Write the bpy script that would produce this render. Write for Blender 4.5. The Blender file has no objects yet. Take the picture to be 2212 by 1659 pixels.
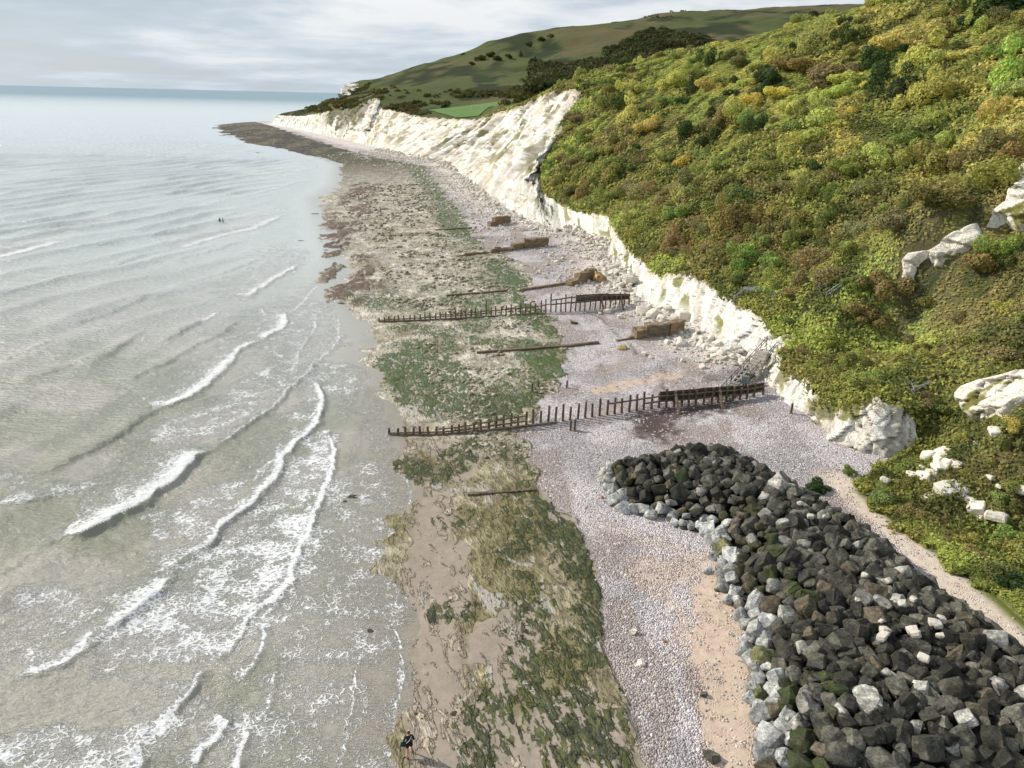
import bpy, bmesh, math, random
import numpy as np
random.seed(7); RG = np.random.default_rng(7)
SC = bpy.context.scene; COL = SC.collection
rad = math.radians
# ------------------------------------------------------------------ camera
PITCH, ROLL, H, FP = rad(22.05), rad(1.35), 36.0, 1534.0      # FP: focal length in units of a 2212 px wide picture
_F = np.array([0, math.cos(PITCH), -math.sin(PITCH)]); _R0 = np.array([1., 0, 0]); _U0 = np.array([0, math.sin(PITCH), math.cos(PITCH)])
_R = math.cos(ROLL) * _R0 + math.sin(ROLL) * _U0; _U = math.cos(ROLL) * _U0 - math.sin(ROLL) * _R0
CP = np.array([0, 0, H])
from mathutils import Matrix, Vector
cam_d = bpy.data.cameras.new("camera"); cam = bpy.data.objects.new("camera", cam_d); COL.objects.link(cam)
m = Matrix.Identity(4)
for i in range(3):
    m[i][0] = _R[i]; m[i][1] = _U[i]; m[i][2] = -_F[i]; m[i][3] = CP[i]
cam.matrix_world = m
cam_d.sensor_width = 36; cam_d.lens = 36 * FP / 2212; cam_d.clip_start = 0.5; cam_d.clip_end = 60000
SC.camera = cam
# ------------------------------------------------------------------ light
SUN_AZ, SUN_EL = rad(-68), rad(32)       # azimuth measured from +Y towards +X: the sun stands over the sea, to the left
w = bpy.data.worlds.new("World"); SC.world = w; w.use_nodes = True
nt = w.node_tree; nt.nodes.clear()
def nn(nt, t, ins=None, **kw):
    n = nt.nodes.new(t)
    for k, v in kw.items(): setattr(n, k, v)
    for k, v in (ins or {}).items():
        s = n.inputs[k]
        if isinstance(v, bpy.types.NodeSocket): nt.links.new(v, s)
        else: s.default_value = v
    return n
def mth(nt, op, a, b=0.0, c=0.0, clamp=False):
    n = nn(nt, 'ShaderNodeMath', {0: a, 1: b, 2: c}, operation=op); n.use_clamp = clamp
    return n.outputs[0]
def ramp(nt, fac, stops, interp='LINEAR'):
    n = nn(nt, 'ShaderNodeValToRGB', {0: fac}); cr = n.color_ramp; cr.interpolation = interp
    while len(cr.elements) < len(stops): cr.elements.new(0.5)
    for e, (p, c) in zip(cr.elements, stops):
        e.position = p; e.color = tuple(c) + (1,) if len(c) == 3 else c
    return n.outputs[0]
def mixc(nt, fac, a, b, bt='MIX'):
    n = nt.nodes.new('ShaderNodeMix'); n.data_type = 'RGBA'; n.blend_type = bt
    for idx, v in ((0, fac), (6, a), (7, b)):
        s = n.inputs[idx]
        if isinstance(v, bpy.types.NodeSocket): nt.links.new(v, s)
        else: s.default_value = v if idx == 0 else (tuple(v) + (1,) if len(v) == 3 else v)
    return n.outputs[2]
tc = nn(nt, 'ShaderNodeTexCoord'); sep = nn(nt, 'ShaderNodeSeparateXYZ', {0: tc.outputs['Generated']})
zz = mth(nt, 'ADD', mth(nt, 'MAXIMUM', sep.outputs[2], 0.0), 0.11)
cv = nn(nt, 'ShaderNodeCombineXYZ', {0: mth(nt, 'DIVIDE', sep.outputs[0], zz), 1: mth(nt, 'DIVIDE', sep.outputs[1], zz), 2: 3.7})
n1 = nn(nt, 'ShaderNodeTexNoise', {'Vector': cv.outputs[0], 'Scale': 0.95, 'Detail': 10.0, 'Roughness': 0.55, 'Distortion': 0.15})
n2 = nn(nt, 'ShaderNodeTexNoise', {'Vector': cv.outputs[0], 'Scale': 0.35, 'Detail': 4.0, 'Roughness': 0.5})
cl = mth(nt, 'ADD', mth(nt, 'MULTIPLY', n1.outputs[0], 0.6), mth(nt, 'MULTIPLY', n2.outputs[0], 0.4))
ccol = ramp(nt, cl, [(0.40, (0.47, 0.55, 0.64)), (0.48, (0.58, 0.65, 0.73)), (0.53, (0.74, 0.79, 0.84)), (0.59, (0.93, 0.94, 0.95))])
hz = mth(nt, 'SUBTRACT', 1.0, mth(nt, 'MULTIPLY', sep.outputs[2], 9.0), clamp=True)
ccol = mixc(nt, mth(nt, 'MULTIPLY', hz, 0.55), ccol, (0.60, 0.71, 0.82))
sky = nn(nt, 'ShaderNodeTexSky', sky_type='NISHITA', sun_disc=False, sun_elevation=SUN_EL, sun_rotation=SUN_AZ)
b1 = nn(nt, 'ShaderNodeBackground', {0: sky.outputs[0], 1: 0.1})
b2 = nn(nt, 'ShaderNodeBackground', {0: ccol, 1: 1.0})
cover = ramp(nt, cl, [(0.30, (0.72,) * 3), (0.5, (0.93,) * 3)])
ms = nn(nt, 'ShaderNodeMixShader', {0: cover, 1: b1.outputs[0], 2: b2.outputs[0]})
nn(nt, 'ShaderNodeOutputWorld', {0: ms.outputs[0]})
sd = bpy.data.lights.new("sun", 'SUN'); so = bpy.data.objects.new("sun", sd); COL.objects.link(so)
sd.energy = 4.8; sd.angle = rad(0.6); sd.color = (1.0, 0.93, 0.82)
sv = Vector((math.sin(SUN_AZ) * math.cos(SUN_EL), math.cos(SUN_AZ) * math.cos(SUN_EL), math.sin(SUN_EL)))
so.rotation_euler = sv.to_track_quat('Z', 'Y').to_euler(); so.location = (-60, 20, 90)
SC.view_settings.view_transform = 'Standard'; SC.view_settings.look = 'None'
SC.view_settings.gamma = 1; SC.view_settings.exposure = 0
SC.cycles.max_bounces = 6
# ------------------------------------------------------------------ helpers: where things stand in the world
def dirv(x, y): return _F + _R * ((x - 1106) / FP) + _U * ((829.5 - y) / FP)
def atz(x, y, z): d = dirv(x, y); return CP + d * ((z - H) / d[2])
def aty(x, y, Y): d = dirv(x, y); return CP + d * (Y / d[1])
def _hash(i, j, k, s):
    h = (i.astype(np.int64) * 374761393 + j.astype(np.int64) * 668265263 + k.astype(np.int64) * 2147483647 + s * 974634777) & 0xffffffff
    h = ((h ^ (h >> 13)) * 1274126177) & 0xffffffff
    h = ((h ^ (h >> 16)) * 2246822519) & 0xffffffff
    return ((h ^ (h >> 15)) & 0xffffff) / float(0xffffff)
def vn(x, y, z=None, s=0):
    x = np.asarray(x, float); y = np.asarray(y, float)
    if z is None:
        i = np.floor(x); j = np.floor(y); u = x - i; v = y - j; u = u*u*u*(u*(u*6-15)+10); v = v*v*v*(v*(v*6-15)+10); k = np.zeros_like(i)
        a = _hash(i, j, k, s); b = _hash(i+1, j, k, s); c = _hash(i, j+1, k, s); d = _hash(i+1, j+1, k, s)
        return (a*(1-u)+b*u)*(1-v) + (c*(1-u)+d*u)*v
    z = np.asarray(z, float); k = np.floor(z); t = z - k; t = t*t*(3-2*t)
    i = np.floor(x); j = np.floor(y); u = x - i; v = y - j; u = u*u*(3-2*u); v = v*v*(3-2*v)
    r = []
    for q in (0, 1):
        a = _hash(i, j, k+q, s); b = _hash(i+1, j, k+q, s); c = _hash(i, j+1, k+q, s); d = _hash(i+1, j+1, k+q, s)
        r.append((a*(1-u)+b*u)*(1-v) + (c*(1-u)+d*u)*v)
    return r[0]*(1-t) + r[1]*t
def fbm(x, y, z=None, o=4, s=0, g=0.5):
    t = 0; a = 1; n = 0; f = 1.0
    for q in range(o):
        t = t + a * vn(np.asarray(x)*f + 13.7*q, np.asarray(y)*f - 7.1*q, None if z is None else np.asarray(z)*f, s + q); n += a; a *= g; f *= 2.03
    return t / n
def veg(c, k=0.32): c = s2l(c); g = c @ np.array([.3, .6, .1]); return c*(1-k) + g*k
def blocks(x, y, s=0):
    i = np.floor(x); j = np.floor(y); best = np.full(np.shape(x), 9.0); val = np.zeros(np.shape(x)); sec = best.copy(); k0 = np.zeros_like(i)
    for a in (-1, 0, 1):
        for b in (-1, 0, 1):
            hx = _hash(i+a, j+b, k0, s); hy = _hash(i+a, j+b, k0, s+1); d = (i+a+hx-x)**2 + (j+b+hy-y)**2; m_ = d < best
            sec = np.where(m_, best, np.minimum(sec, d)); val = np.where(m_, _hash(i+a, j+b, k0, s+2), val); best = np.where(m_, d, best)
    return val, np.sqrt(sec)-np.sqrt(best)
def sst(a, b, x): t = np.clip((x - a) / (b - a), 0, 1); return t*t*(3-2*t)
def polyd(x, y, P):
    """distance to a polyline, signed: positive on the right-hand side when walking along it; and the arc position"""
    P = np.asarray(P, float)[:, :2]; best = np.full(np.shape(x), 1e9); sg = np.zeros(np.shape(x)); sp = np.zeros(np.shape(x)); acc = 0
    for a, b in zip(P[:-1], P[1:]):
        d = b - a; L = max(np.hypot(*d), 1e-6); t = np.clip(((x-a[0])*d[0] + (y-a[1])*d[1]) / L**2, 0, 1)
        dx = x - a[0] - t*d[0]; dy = y - a[1] - t*d[1]; q = np.hypot(dx, dy); c = (x-a[0])*d[1] - (y-a[1])*d[0]
        m_ = q < best - 1e-9; best = np.where(m_, q, best); sg = np.where(m_, np.sign(c), sg); sp = np.where(m_, acc + t*L, sp); acc += L
    return best, sg, sp, acc
def s2l(c): c = np.asarray(c, float) / 255; return np.where(c < 0.04045, c/12.92, ((c+0.055)/1.055)**2.4)
def lin(c): return tuple(float(q) for q in s2l(c))
def tag(o, label=None, cat=None, group=None, kind=None):
    if label: o['label'] = label
    if cat: o['category'] = cat
    if group: o['group'] = group
    if kind: o['kind'] = kind
    return o
def link(o, parent=None):
    COL.objects.link(o)
    if parent is not None: o.parent = parent
    return o
def mesh(name, V, F, mat=None, smooth=False, attrs=None):
    V = np.asarray(V, np.float32).reshape(-1, 3)
    Fs = F if isinstance(F, list) else [F]
    me = bpy.data.meshes.new(name); me.vertices.add(len(V)); me.vertices.foreach_set('co', V.ravel())
    Fs = [np.asarray(f, np.int32) for f in Fs if len(f)]
    nl = sum(f.size for f in Fs); npoly = sum(len(f) for f in Fs)
    me.loops.add(nl); me.polygons.add(npoly)
    me.loops.foreach_set('vertex_index', np.concatenate([f.ravel() for f in Fs]))
    tot = np.concatenate([np.full(len(f), f.shape[1], np.int32) for f in Fs])
    me.polygons.foreach_set('loop_start', np.concatenate([[0], np.cumsum(tot)[:-1]]).astype(np.int32))
    me.polygons.foreach_set('loop_total', tot)
    if smooth: me.polygons.foreach_set('use_smooth', np.ones(npoly, bool))
    me.update(calc_edges=True); me.validate()
    for k, (kind, dat) in (attrs or {}).items():
        if kind == 'C':
            a = me.attributes.new(k, 'FLOAT_COLOR', 'POINT'); d = np.ones((len(V), 4), np.float32); d[:, :3] = np.asarray(dat).reshape(-1, 3); a.data.foreach_set('color', d.ravel())
        else:
            a = me.attributes.new(k, 'FLOAT', 'POINT'); a.data.foreach_set('value', np.asarray(dat, np.float32).ravel())
    if mat: me.materials.append(mat)
    return me
def obj(name, me, parent=None): return link(bpy.data.objects.new(name, me), parent)
def gridf(n, m_):
    i = np.arange(n-1)[:, None]*m_ + np.arange(m_-1)[None]; i = i.ravel()
    return np.stack([i, i+1, i+m_+1, i+m_], 1)
class MB:
    """collects solid pieces for one mesh"""
    def __init__(s): s.V = []; s.F = []; s.n = 0
    def add(s, V, F):
        s.V.append(np.asarray(V, float)); s.F += [[int(q)+s.n for q in f] for f in F]; s.n += len(V); return s
    def beam(s, a, b, w_, h_, up=(0, 0, 1), w2=None, h2=None):
        a = np.asarray(a, float); b = np.asarray(b, float); d = b-a; d /= np.linalg.norm(d); u = np.asarray(up, float)
        if abs(d @ u) > 0.95: u = np.array([0., 1, 0])
        r = np.cross(d, u); r /= np.linalg.norm(r); u = np.cross(r, d); w2 = w2 or w_; h2 = h2 or h_
        V = [p + r*sx*ww/2 + u*sy*hh/2 for p, ww, hh in ((a, w_, h_), (b, w2, h2)) for sx, sy in ((-1,-1),(1,-1),(1,1),(-1,1))]
        return s.add(V, [(0,1,2,3),(7,6,5,4),(0,4,5,1),(1,5,6,2),(2,6,7,3),(3,7,4,0)])
    def tube(s, pts, rads, n=8):
        pts = [np.asarray(p, float) for p in pts]; V = []
        for k, p in enumerate(pts):
            d = pts[min(k+1, len(pts)-1)] - pts[max(k-1, 0)]; d = d/np.linalg.norm(d)
            u = np.array([0, 0, 1.]) if abs(d[2]) < 0.9 else np.array([1., 0, 0])
            r = np.cross(d, u); r /= np.linalg.norm(r); u = np.cross(r, d)
            for q in range(n): V.append(p + (r*math.cos(2*math.pi*q/n) + u*math.sin(2*math.pi*q/n))*rads[k])
        F = [(k*n+q, k*n+(q+1) % n, (k+1)*n+(q+1) % n, (k+1)*n+q) for k in range(len(pts)-1) for q in range(n)]
        F += [tuple(range(n)), tuple(range((len(pts)-1)*n, len(pts)*n))[::-1]]
        return s.add(V, F)
    def data(s, name, mat, bevel=0):
        me = bpy.data.meshes.new(name); me.from_pydata(np.concatenate(s.V).tolist(), [], s.F)
        bm = bmesh.new(); bm.from_mesh(me); bmesh.ops.recalc_face_normals(bm, faces=bm.faces)
        if bevel: bmesh.ops.bevel(bm, geom=bm.edges[:], offset=bevel, segments=1, affect='EDGES', profile=0.5)
        bm.to_mesh(me); bm.free(); me.materials.append(mat); return me
    def build(s, name, mat, parent=None, bevel=0): return obj(name, s.data(name, mat, bevel), parent)
def empty(name, loc=(0, 0, 0), rz=0):
    o = bpy.data.objects.new(name, None); link(o); o.location = loc; o.rotation_euler = (0, 0, rz); o.empty_display_size = 0.3; return o
# ------------------------------------------------------------------ materials
def newmat(name):
    mt = bpy.data.materials.new(name); mt.use_nodes = True; mt.node_tree.nodes.clear(); return mt, mt.node_tree
def finish(nt, **ins):
    b = nn(nt, 'ShaderNodeBsdfPrincipled', {k.replace('_', ' '): v for k, v in ins.items()})
    nn(nt, 'ShaderNodeOutputMaterial', {0: b.outputs[0]}); return b
def geo(nt, scale=(1, 1, 1)):
    g = nn(nt, 'ShaderNodeNewGeometry'); return nn(nt, 'ShaderNodeMapping', {0: g.outputs['Position'], 3: scale}).outputs[0]
def objc(nt, scale=(1, 1, 1)):
    g = nn(nt, 'ShaderNodeTexCoord'); return nn(nt, 'ShaderNodeMapping', {0: g.outputs['Object'], 3: scale}).outputs[0]
def noise(nt, vec, sc, det=4.0, ro=0.55, dist=0.0):
    return nn(nt, 'ShaderNodeTexNoise', {'Vector': vec, 'Scale': sc, 'Detail': det, 'Roughness': ro, 'Distortion': dist}).outputs[0]
def bump(nt, h, st, dist): return nn(nt, 'ShaderNodeBump', {'Height': h, 'Strength': st, 'Distance': dist}).outputs[0]
def simple(name, col, rough=0.8, var=0.35, sc=3.0, bmp=0.02, spec=0.3, col2=None, scale=(1, 1, 1), sc2=None):
    mt, nt = newmat(name); v = objc(nt, scale); f = noise(nt, v, sc, 6.0, 0.6)
    c2 = col2 or tuple(q*(1-var) for q in col)
    f2 = ramp(nt, f, [(0.35, (0, 0, 0)), (0.65, (1, 1, 1))])
    c = mixc(nt, f2, col, c2)
    f3 = noise(nt, v, sc2 or sc*6, 3.0); c = mixc(nt, 0.5, c, mixc(nt, f3, (0.25,)*3, (0.75,)*3), 'OVERLAY')
    finish(nt, Base_Color=c, Roughness=rough, Specular_IOR_Level=spec, Normal=bump(nt, f3, 0.6, bmp)); return mt
def leafmat(name, src, dim=1.0):
    mt, nt = newmat(name)
    if src == 'obj': base = nn(nt, 'ShaderNodeObjectInfo').outputs['Color']
    else: base = nn(nt, 'ShaderNodeAttribute', attribute_name='col').outputs[0]
    if src == 'obj':
        tone = nn(nt, 'ShaderNodeAttribute', attribute_name='tone').outputs[0]
        base = mixc(nt, 1.0, base, tone, 'MULTIPLY')
    base = mixc(nt, 1.0, base, (2.2, 2.2, 1.5), 'MULTIPLY')
    v = geo(nt); f = noise(nt, v, 0.9, 3.0)
    base = mixc(nt, 0.4, base, mixc(nt, f, (0.2,)*3, (0.8,)*3), 'OVERLAY')
    d = nn(nt, 'ShaderNodeBsdfPrincipled', {'Base Color': base, 'Roughness': 0.75, 'Specular IOR Level': 0.15})
    t = nn(nt, 'ShaderNodeBsdfTranslucent', {0: base}); ms = nn(nt, 'ShaderNodeMixShader', {0: 0.4, 1: d.outputs[0], 2: t.outputs[0]})
    nn(nt, 'ShaderNodeOutputMaterial', {0: ms.outputs[0]}); return mt
def rockmat(name, src, rough=0.8, grain=(0.5, 0.5)):
    mt, nt = newmat(name)
    base = nn(nt, 'ShaderNodeObjectInfo').outputs['Color'] if src == 'obj' else nn(nt, 'ShaderNodeAttribute', attribute_name='col').outputs[0]
    v = geo(nt); f = noise(nt, v, 1.4, 6.0, 0.65); g = noise(nt, geo(nt, (1, 1, 3.5)), 5.0, 5.0, 0.65)
    base = mixc(nt, 0.9, base, ramp(nt, f, [(0.34, (.38, .39, .38)), (0.5, (.9, .9, .88)), (0.66, (1.7, 1.68, 1.6))]), 'MULTIPLY')
    base = mixc(nt, 0.8, base, ramp(nt, g, [(0.36, (.5, .5, .5)), (0.5, (1, 1, 1)), (0.64, (1.6, 1.58, 1.5))]), 'MULTIPLY')
    if src == 'obj':      # green weed clings to the flanks of some stones (object colour alpha carries how much)
        mo = nn(nt, 'ShaderNodeObjectInfo').outputs['Alpha']
        w2 = noise(nt, v, 0.9, 5.0, 0.7)
        k = mth(nt, 'MULTIPLY', mth(nt, 'SUBTRACT', mth(nt, 'ADD', w2, mth(nt, 'SUBTRACT', 1.0, mo)), 0.58, clamp=True), 7.0, clamp=True)
        base = mixc(nt, mth(nt, 'MULTIPLY', k, mth(nt, 'GREATER_THAN', 0.99, mo)), base, (0.035, 0.052, 0.012))
    pt = nn(nt, 'ShaderNodeNewGeometry').outputs['Pointiness']; ed = mth(nt, 'MULTIPLY', mth(nt, 'SUBTRACT', mth(nt, 'ADD', pt, mth(nt, 'MULTIPLY', g, 0.06)), 0.575, clamp=True), 12.0, clamp=True)
    base = mixc(nt, mth(nt, 'MULTIPLY', ed, 0.45), base, (0.30, 0.28, 0.24))
    patch = mth(nt, 'MULTIPLY', mth(nt, 'SUBTRACT', noise(nt, v, 0.75, 6.0, 0.75), 0.60, clamp=True), 9.0, clamp=True)
    base = mixc(nt, mth(nt, 'MULTIPLY', patch, 0.35), base, (0.34, 0.33, 0.31))
    h = mth(nt, 'ADD', f, mth(nt, 'MULTIPLY', g, 0.5))
    finish(nt, Base_Color=base, Roughness=rough, Specular_IOR_Level=0.3, Normal=bump(nt, h, 0.8, 0.12)); return mt
M = {}
M['leaf'] = leafmat('leaf', 'obj'); M['scrub'] = leafmat('scrub', 'att')
M['rock'] = rockmat('rock', 'obj'); M['rock_att'] = rockmat('rock_att', 'att')
M['bark'] = simple('bark', (0.10, 0.08, 0.06), 0.9)
M['timber'] = simple('timber', (0.075, 0.052, 0.035), 0.75, col2=(0.20, 0.155, 0.11), scale=(1, 1, 0.35), sc=4, bmp=0.02)
M['timber_wall'] = simple('timber_wall', (0.05, 0.036, 0.026), 0.8, col2=(0.10, 0.075, 0.055), scale=(1, 1, 8), sc=1.2, bmp=0.03)
M['sill'] = simple('sill', (0.20, 0.145, 0.10), 0.75, col2=(0.11, 0.085, 0.055), sc=1.2)
M['concrete'] = simple('concrete', (0.30, 0.225, 0.14), 0.85, col2=(0.15, 0.11, 0.065), sc=0.8, scale=(1, 1, 3), bmp=0.08)
M['concrete_core'] = simple('concrete_core', (0.20, 0.17, 0.12), 0.9, col2=(0.11, 0.095, 0.07), sc=1.5, bmp=0.08)
M['grey_wood'] = simple('grey_wood', (0.30, 0.28, 0.25), 0.8, sc=4)
M['dark_metal'] = simple('dark_metal', (0.06, 0.065, 0.06), 0.5, sc=5)
M['pale_fence'] = simple('pale_fence', (0.50, 0.53, 0.56), 0.6, sc=5)
M['white'] = simple('white_paint', (0.8, 0.8, 0.8), 0.5, var=0.1)
M['stair_concrete'] = simple('stair_concrete', (0.42, 0.38, 0.33), 0.85, sc=2)
M['weedrock'] = simple('weedrock', (0.035, 0.028, 0.022), 0.5, col2=(0.06, 0.05, 0.03))
M['steel'] = simple('steel', (0.30, 0.33, 0.33), 0.45)
# ------------------------------------------------------------------ the lines of the coast
WL = [atz(x, y, 0) for x, y in [(470,270),(560,310),(640,320),(740,355),(735,400),(692,430),(720,490),(750,560),(740,640),(800,700),(815,800),(862,900),(860,1000),(885,1080),(850,1300),(870,1450),(850,1560),(858,1659)]][::-1]
WL = [np.array([-5.5, 20, 0])] + WL
FOOTPX = [(1885,983),(1791,958),(1774,913),(1739,899),(1715,889),(1673,844),(1640,820),(1613,772),(1566,766),(1512,722),(1455,684),(1362,645),(1322,612),(1312,542),(1252,512),(1216,498),(1185,500),(1113,472),(1026,421),(994,377),(935,349),(836,329),(756,313),(661,286),(586,270)]
FT = [atz(x, y, 2.5) for x, y in FOOTPX]
TOPPX = [(2000,948,66.5),(1944,871,67.5),(1895,864,68.2),(1826,882,70),(1777,871,73),(1756,847,76),(1732,812,80),(1690,800,84),(1684,764,88),(1715,733,91.5),(1672,722,94),(1645,687,97.5),(1601,661,103),(1560,640,110),(1526,606,118),(1478,590,125),(1423,598,131),(1375,554,148),(1343,518,163),(1317,464,190),(1244,456,210),(1209,440,228),(1173,417,240),(1165,365,265),(1173,325,285),(1229,246,296),(1262,206,306),(1244,190,312),(1185,202,332),(1133,226,358),(1082,242,390),(1034,260,425),(915,254,525),(824,234,640),(820,212,660),(797,215,680),(760,237,705),(728,229,735),(702,242,765),(652,251,825),(598,249,880)]
TOP = [aty(*q) for q in TOPPX]
EDGE = [np.array(q, float) for q in [(40,10,2.8),(38.5,28,2.7)]] + [atz(x, y, 2.6) for x, y in [(2212,1330),(2073,1209),(1957,1129),(1865,1052)]] + [np.array(q, float) for q in [(35.5,61.5,2.7),(39,64,2.9),(43.0,66.2,4.0)]]
BACK = [np.array(q, float) for q in [(-262,930,6),(-228,965,20),(-222,1000,46),(-210,1060,50),(-150,1200,60),(0,1500,60),(150,1900,50)]]
RAIL = np.array(EDGE + TOP[1:] + BACK)
_ry = np.maximum.accumulate(RAIL[:, 1] + np.arange(len(RAIL))*1e-4)
def xt(y): return np.interp(y, _ry, RAIL[:, 0])
_fy = np.array([p[1] for p in FT]); _fx = np.array([p[0] for p in FT]); _o = np.argsort(_fy)
_fyy = np.concatenate([[10, 62], _fy[_o], [900, 1100]]); _fxx = np.concatenate([[46, 44], _fx[_o], [-290, -220]])
def xfoot(y): return np.interp(y, _fyy, _fxx)
_wy = np.array([p[1] for p in WL]); _wx = np.array([p[0] for p in WL]); _o = np.argsort(_wy)
_wyy = np.concatenate([_wy[_o], [900, 1000, 1300]]); _wxx = np.concatenate([_wx[_o], [-330, -250, -150]])
def xwater(y): return np.interp(y, _wyy, _wxx)
# ------------------------------------------------------------------ inland height
ctl = [tuple(p) for p in RAIL]
def addp(x, y, Y): ctl.append(tuple(aty(x, y, Y)))
for q in [(2212,900,58.3),(2212,600,78.5),(2212,355,104),(2212,130,142),(2212,0,177),(2010,0,215),(1924,4,228),(1790,38,250),(1721,53,262),(1600,89,290),(1487,117,305),(1434,121,315),(1381,146,325),(1317,153,335),
          (2100,1000,58),(2150,1150,51),(2050,900,66),(1950,700,88),(1800,560,110),(1700,420,135),(1600,300,165),(1900,300,140),(1450,420,190),(1400,300,225),(1350,220,270),(1250,350,245),(1600,200,210),(1800,150,200),(2000,500,90),(2000,150,165),
          (960,238,560),(1070,236,560),(1000,228,620),(1150,212,560),(1140,195,500),(900,225,640),(1040,250,500),
          (820,200,700),(900,190,760),(1000,180,800),(1150,165,850),(776,175,1000),(668,231,900),(693,221,935),(716,210,960),(745,188,1000),(745,215,800),(836,161,1050),(935,139,1100),(994,119,1130),(1058,91,1150),(1129,73,1180),(1193,63,1200),(1272,58,1230),(1330,50,1250),(1410,32,1280),(1480,26,1300),(1600,28,1300),(1700,30,1300),(1870,24,1300),(2000,10,1300),
          (1000,150,950),(1150,120,1000),(1300,100,1000),(1300,140,850),(1450,80,1050),(1600,60,1100),(1317,152,700),(1434,115,820),(1600,85,950),(1750,50,1100)]: addp(*q)
ctl += [(145,180,74),(170,120,72),(150,80,70),(120,60,60),(85,45,36),(60,30,20),(110,30,50),(150,240,74),(200,300,68),(140,300,62),(115,340,50),(75,360,40),(60,400,34),(150,420,42),(0,470,25),(100,560,40),(250,500,60),(300,200,80),(300,20,85),(45,390,33),(300,700,70),(200,800,75),
        (200,1700,190),(-50,1650,120),(500,1700,215),(900,1500,220),(-150,1400,55),(700,1000,150),(1200,1300,220),(1200,500,120),(600,400,85)]
ctl = np.array(ctl)
def _phi(a, b, ya=None): return np.sqrt(((a[:, None, :]-b[None])**2).sum(2) + 4.0)
n_ = len(ctl); A_ = np.zeros((n_+3, n_+3)); A_[:n_, :n_] = _phi(ctl[:, :2], ctl[:, :2]) - np.eye(n_)*0.15
A_[:n_, n_:] = np.c_[np.ones(n_), ctl[:, :2]/100]; A_[n_:, :n_] = A_[:n_, n_:].T
W_ = np.linalg.lstsq(A_, np.r_[ctl[:, 2], 0, 0, 0], rcond=None)[0]
def hbase(x, y):
    x = np.asarray(x, float); sh = x.shape; x = x.ravel(); y = np.asarray(y, float).ravel(); out = np.empty(len(x))
    for k in range(0, len(x), 20000):
        q = np.c_[x[k:k+20000], y[k:k+20000]]; out[k:k+20000] = _phi(q, ctl[:, :2]) @ W_[:n_] + np.c_[np.ones(len(q)), q/100] @ W_[n_:]
    return out.reshape(sh)
def lumps(x, y):
    d = np.hypot(x, y); near = 1 - sst(330, 480, y); ins = sst(0, 5, x - xt(y))
    gs_ = 1 - .75*sst(.47, .56, fbm(x/22+3, y/22, o=3, s=43))*sst(8, 25, x-xt(y)); sm = gs_*near*((fbm(x/5.5, y/5.5, o=3, s=11)-0.45)*3.2 + (fbm(x/1.6, y/1.6, o=2, s=14)-0.5)*0.9)
    far = sst(560, 800, y)*((fbm(x/60, y/60, o=4, s=21)-0.5)*10)
    x = np.asarray(x, float); y = np.asarray(y, float); return (sm + far)*ins*np.where(nearbare(x, y, 1.0), 0.0, 1.0)
def hill(x, y): return hbase(x, y) + lumps(x, y)
def beachz(x, y):
    xw = xwater(y); xf = xfoot(y); a = (x - xw)/np.maximum(xf - xw, 5)
    wid = np.clip((xf - xw)/40, 0.4, 3)
    z = np.where(a < 0, (x-xw)*0.05, 2.5*np.clip(a, 0, 1)**0.8)
    far = sst(300, 500, y)
    b = (fbm(x/7, y/7, o=4, s=31)-0.5)*0.5*(1 - sst(0.35, 0.6, a)) + (fbm(x/18, y/18, o=2, s=37)-0.5)*0.5*sst(0.3, 0.6, a)*(1-sst(0.8, 1.0, a))
    return np.clip(z, -4, 9) + b*(1-far*0.5)*np.clip(1 - (-a)*4, 0.1, 1)
def ground(x, y):
    x = np.asarray(x, float); y = np.asarray(y, float)
    zb = beachz(x, y); X = xt(y); xf = np.minimum(xfoot(y), X-0.3); f = np.clip((x-xf)/(X-xf), 0, 1)
    ht = hbase(np.maximum(x, X), y)
    z = np.where(x > X, ht, zb*(1-f) + ht*f)
    return z
def cast(px, py, tmax=2500):
    d = dirv(px, py); t = np.geomspace(25, tmax, 150)
    for rnd in (0, 1):
        p = CP + d*t[:, None]; z = ground(p[:, 0], p[:, 1]); k = np.argmax(p[:, 2] < z)
        if p[k, 2] >= z[k]: return None
        if k == 0: return p[0]
        if rnd == 0: t = np.linspace(t[k-1], t[k]*1.001, 12)
    a, b = p[k-1, 2]-z[k-1], z[k]-p[k, 2]; f = a/(a+b); q = p[k-1]*(1-f) + p[k]*f; q[2] = ground(q[0:1], q[1:2])[0]; return q
def inpoly(x, y, P):
    c = False; j = len(P)-1
    for i in range(len(P)):
        if (P[i][1] > y) != (P[j][1] > y) and x < (P[j][0]-P[i][0])*(y-P[i][1])/(P[j][1]-P[i][1]) + P[i][0]: c = not c
        j = i
    return c
def gz_(p): return float(ground(np.array([p[0]]), np.array([p[1]]))[0])
def P2(pts, z=1.0): return [atz(x, y, z) for x, y in pts]
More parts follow.
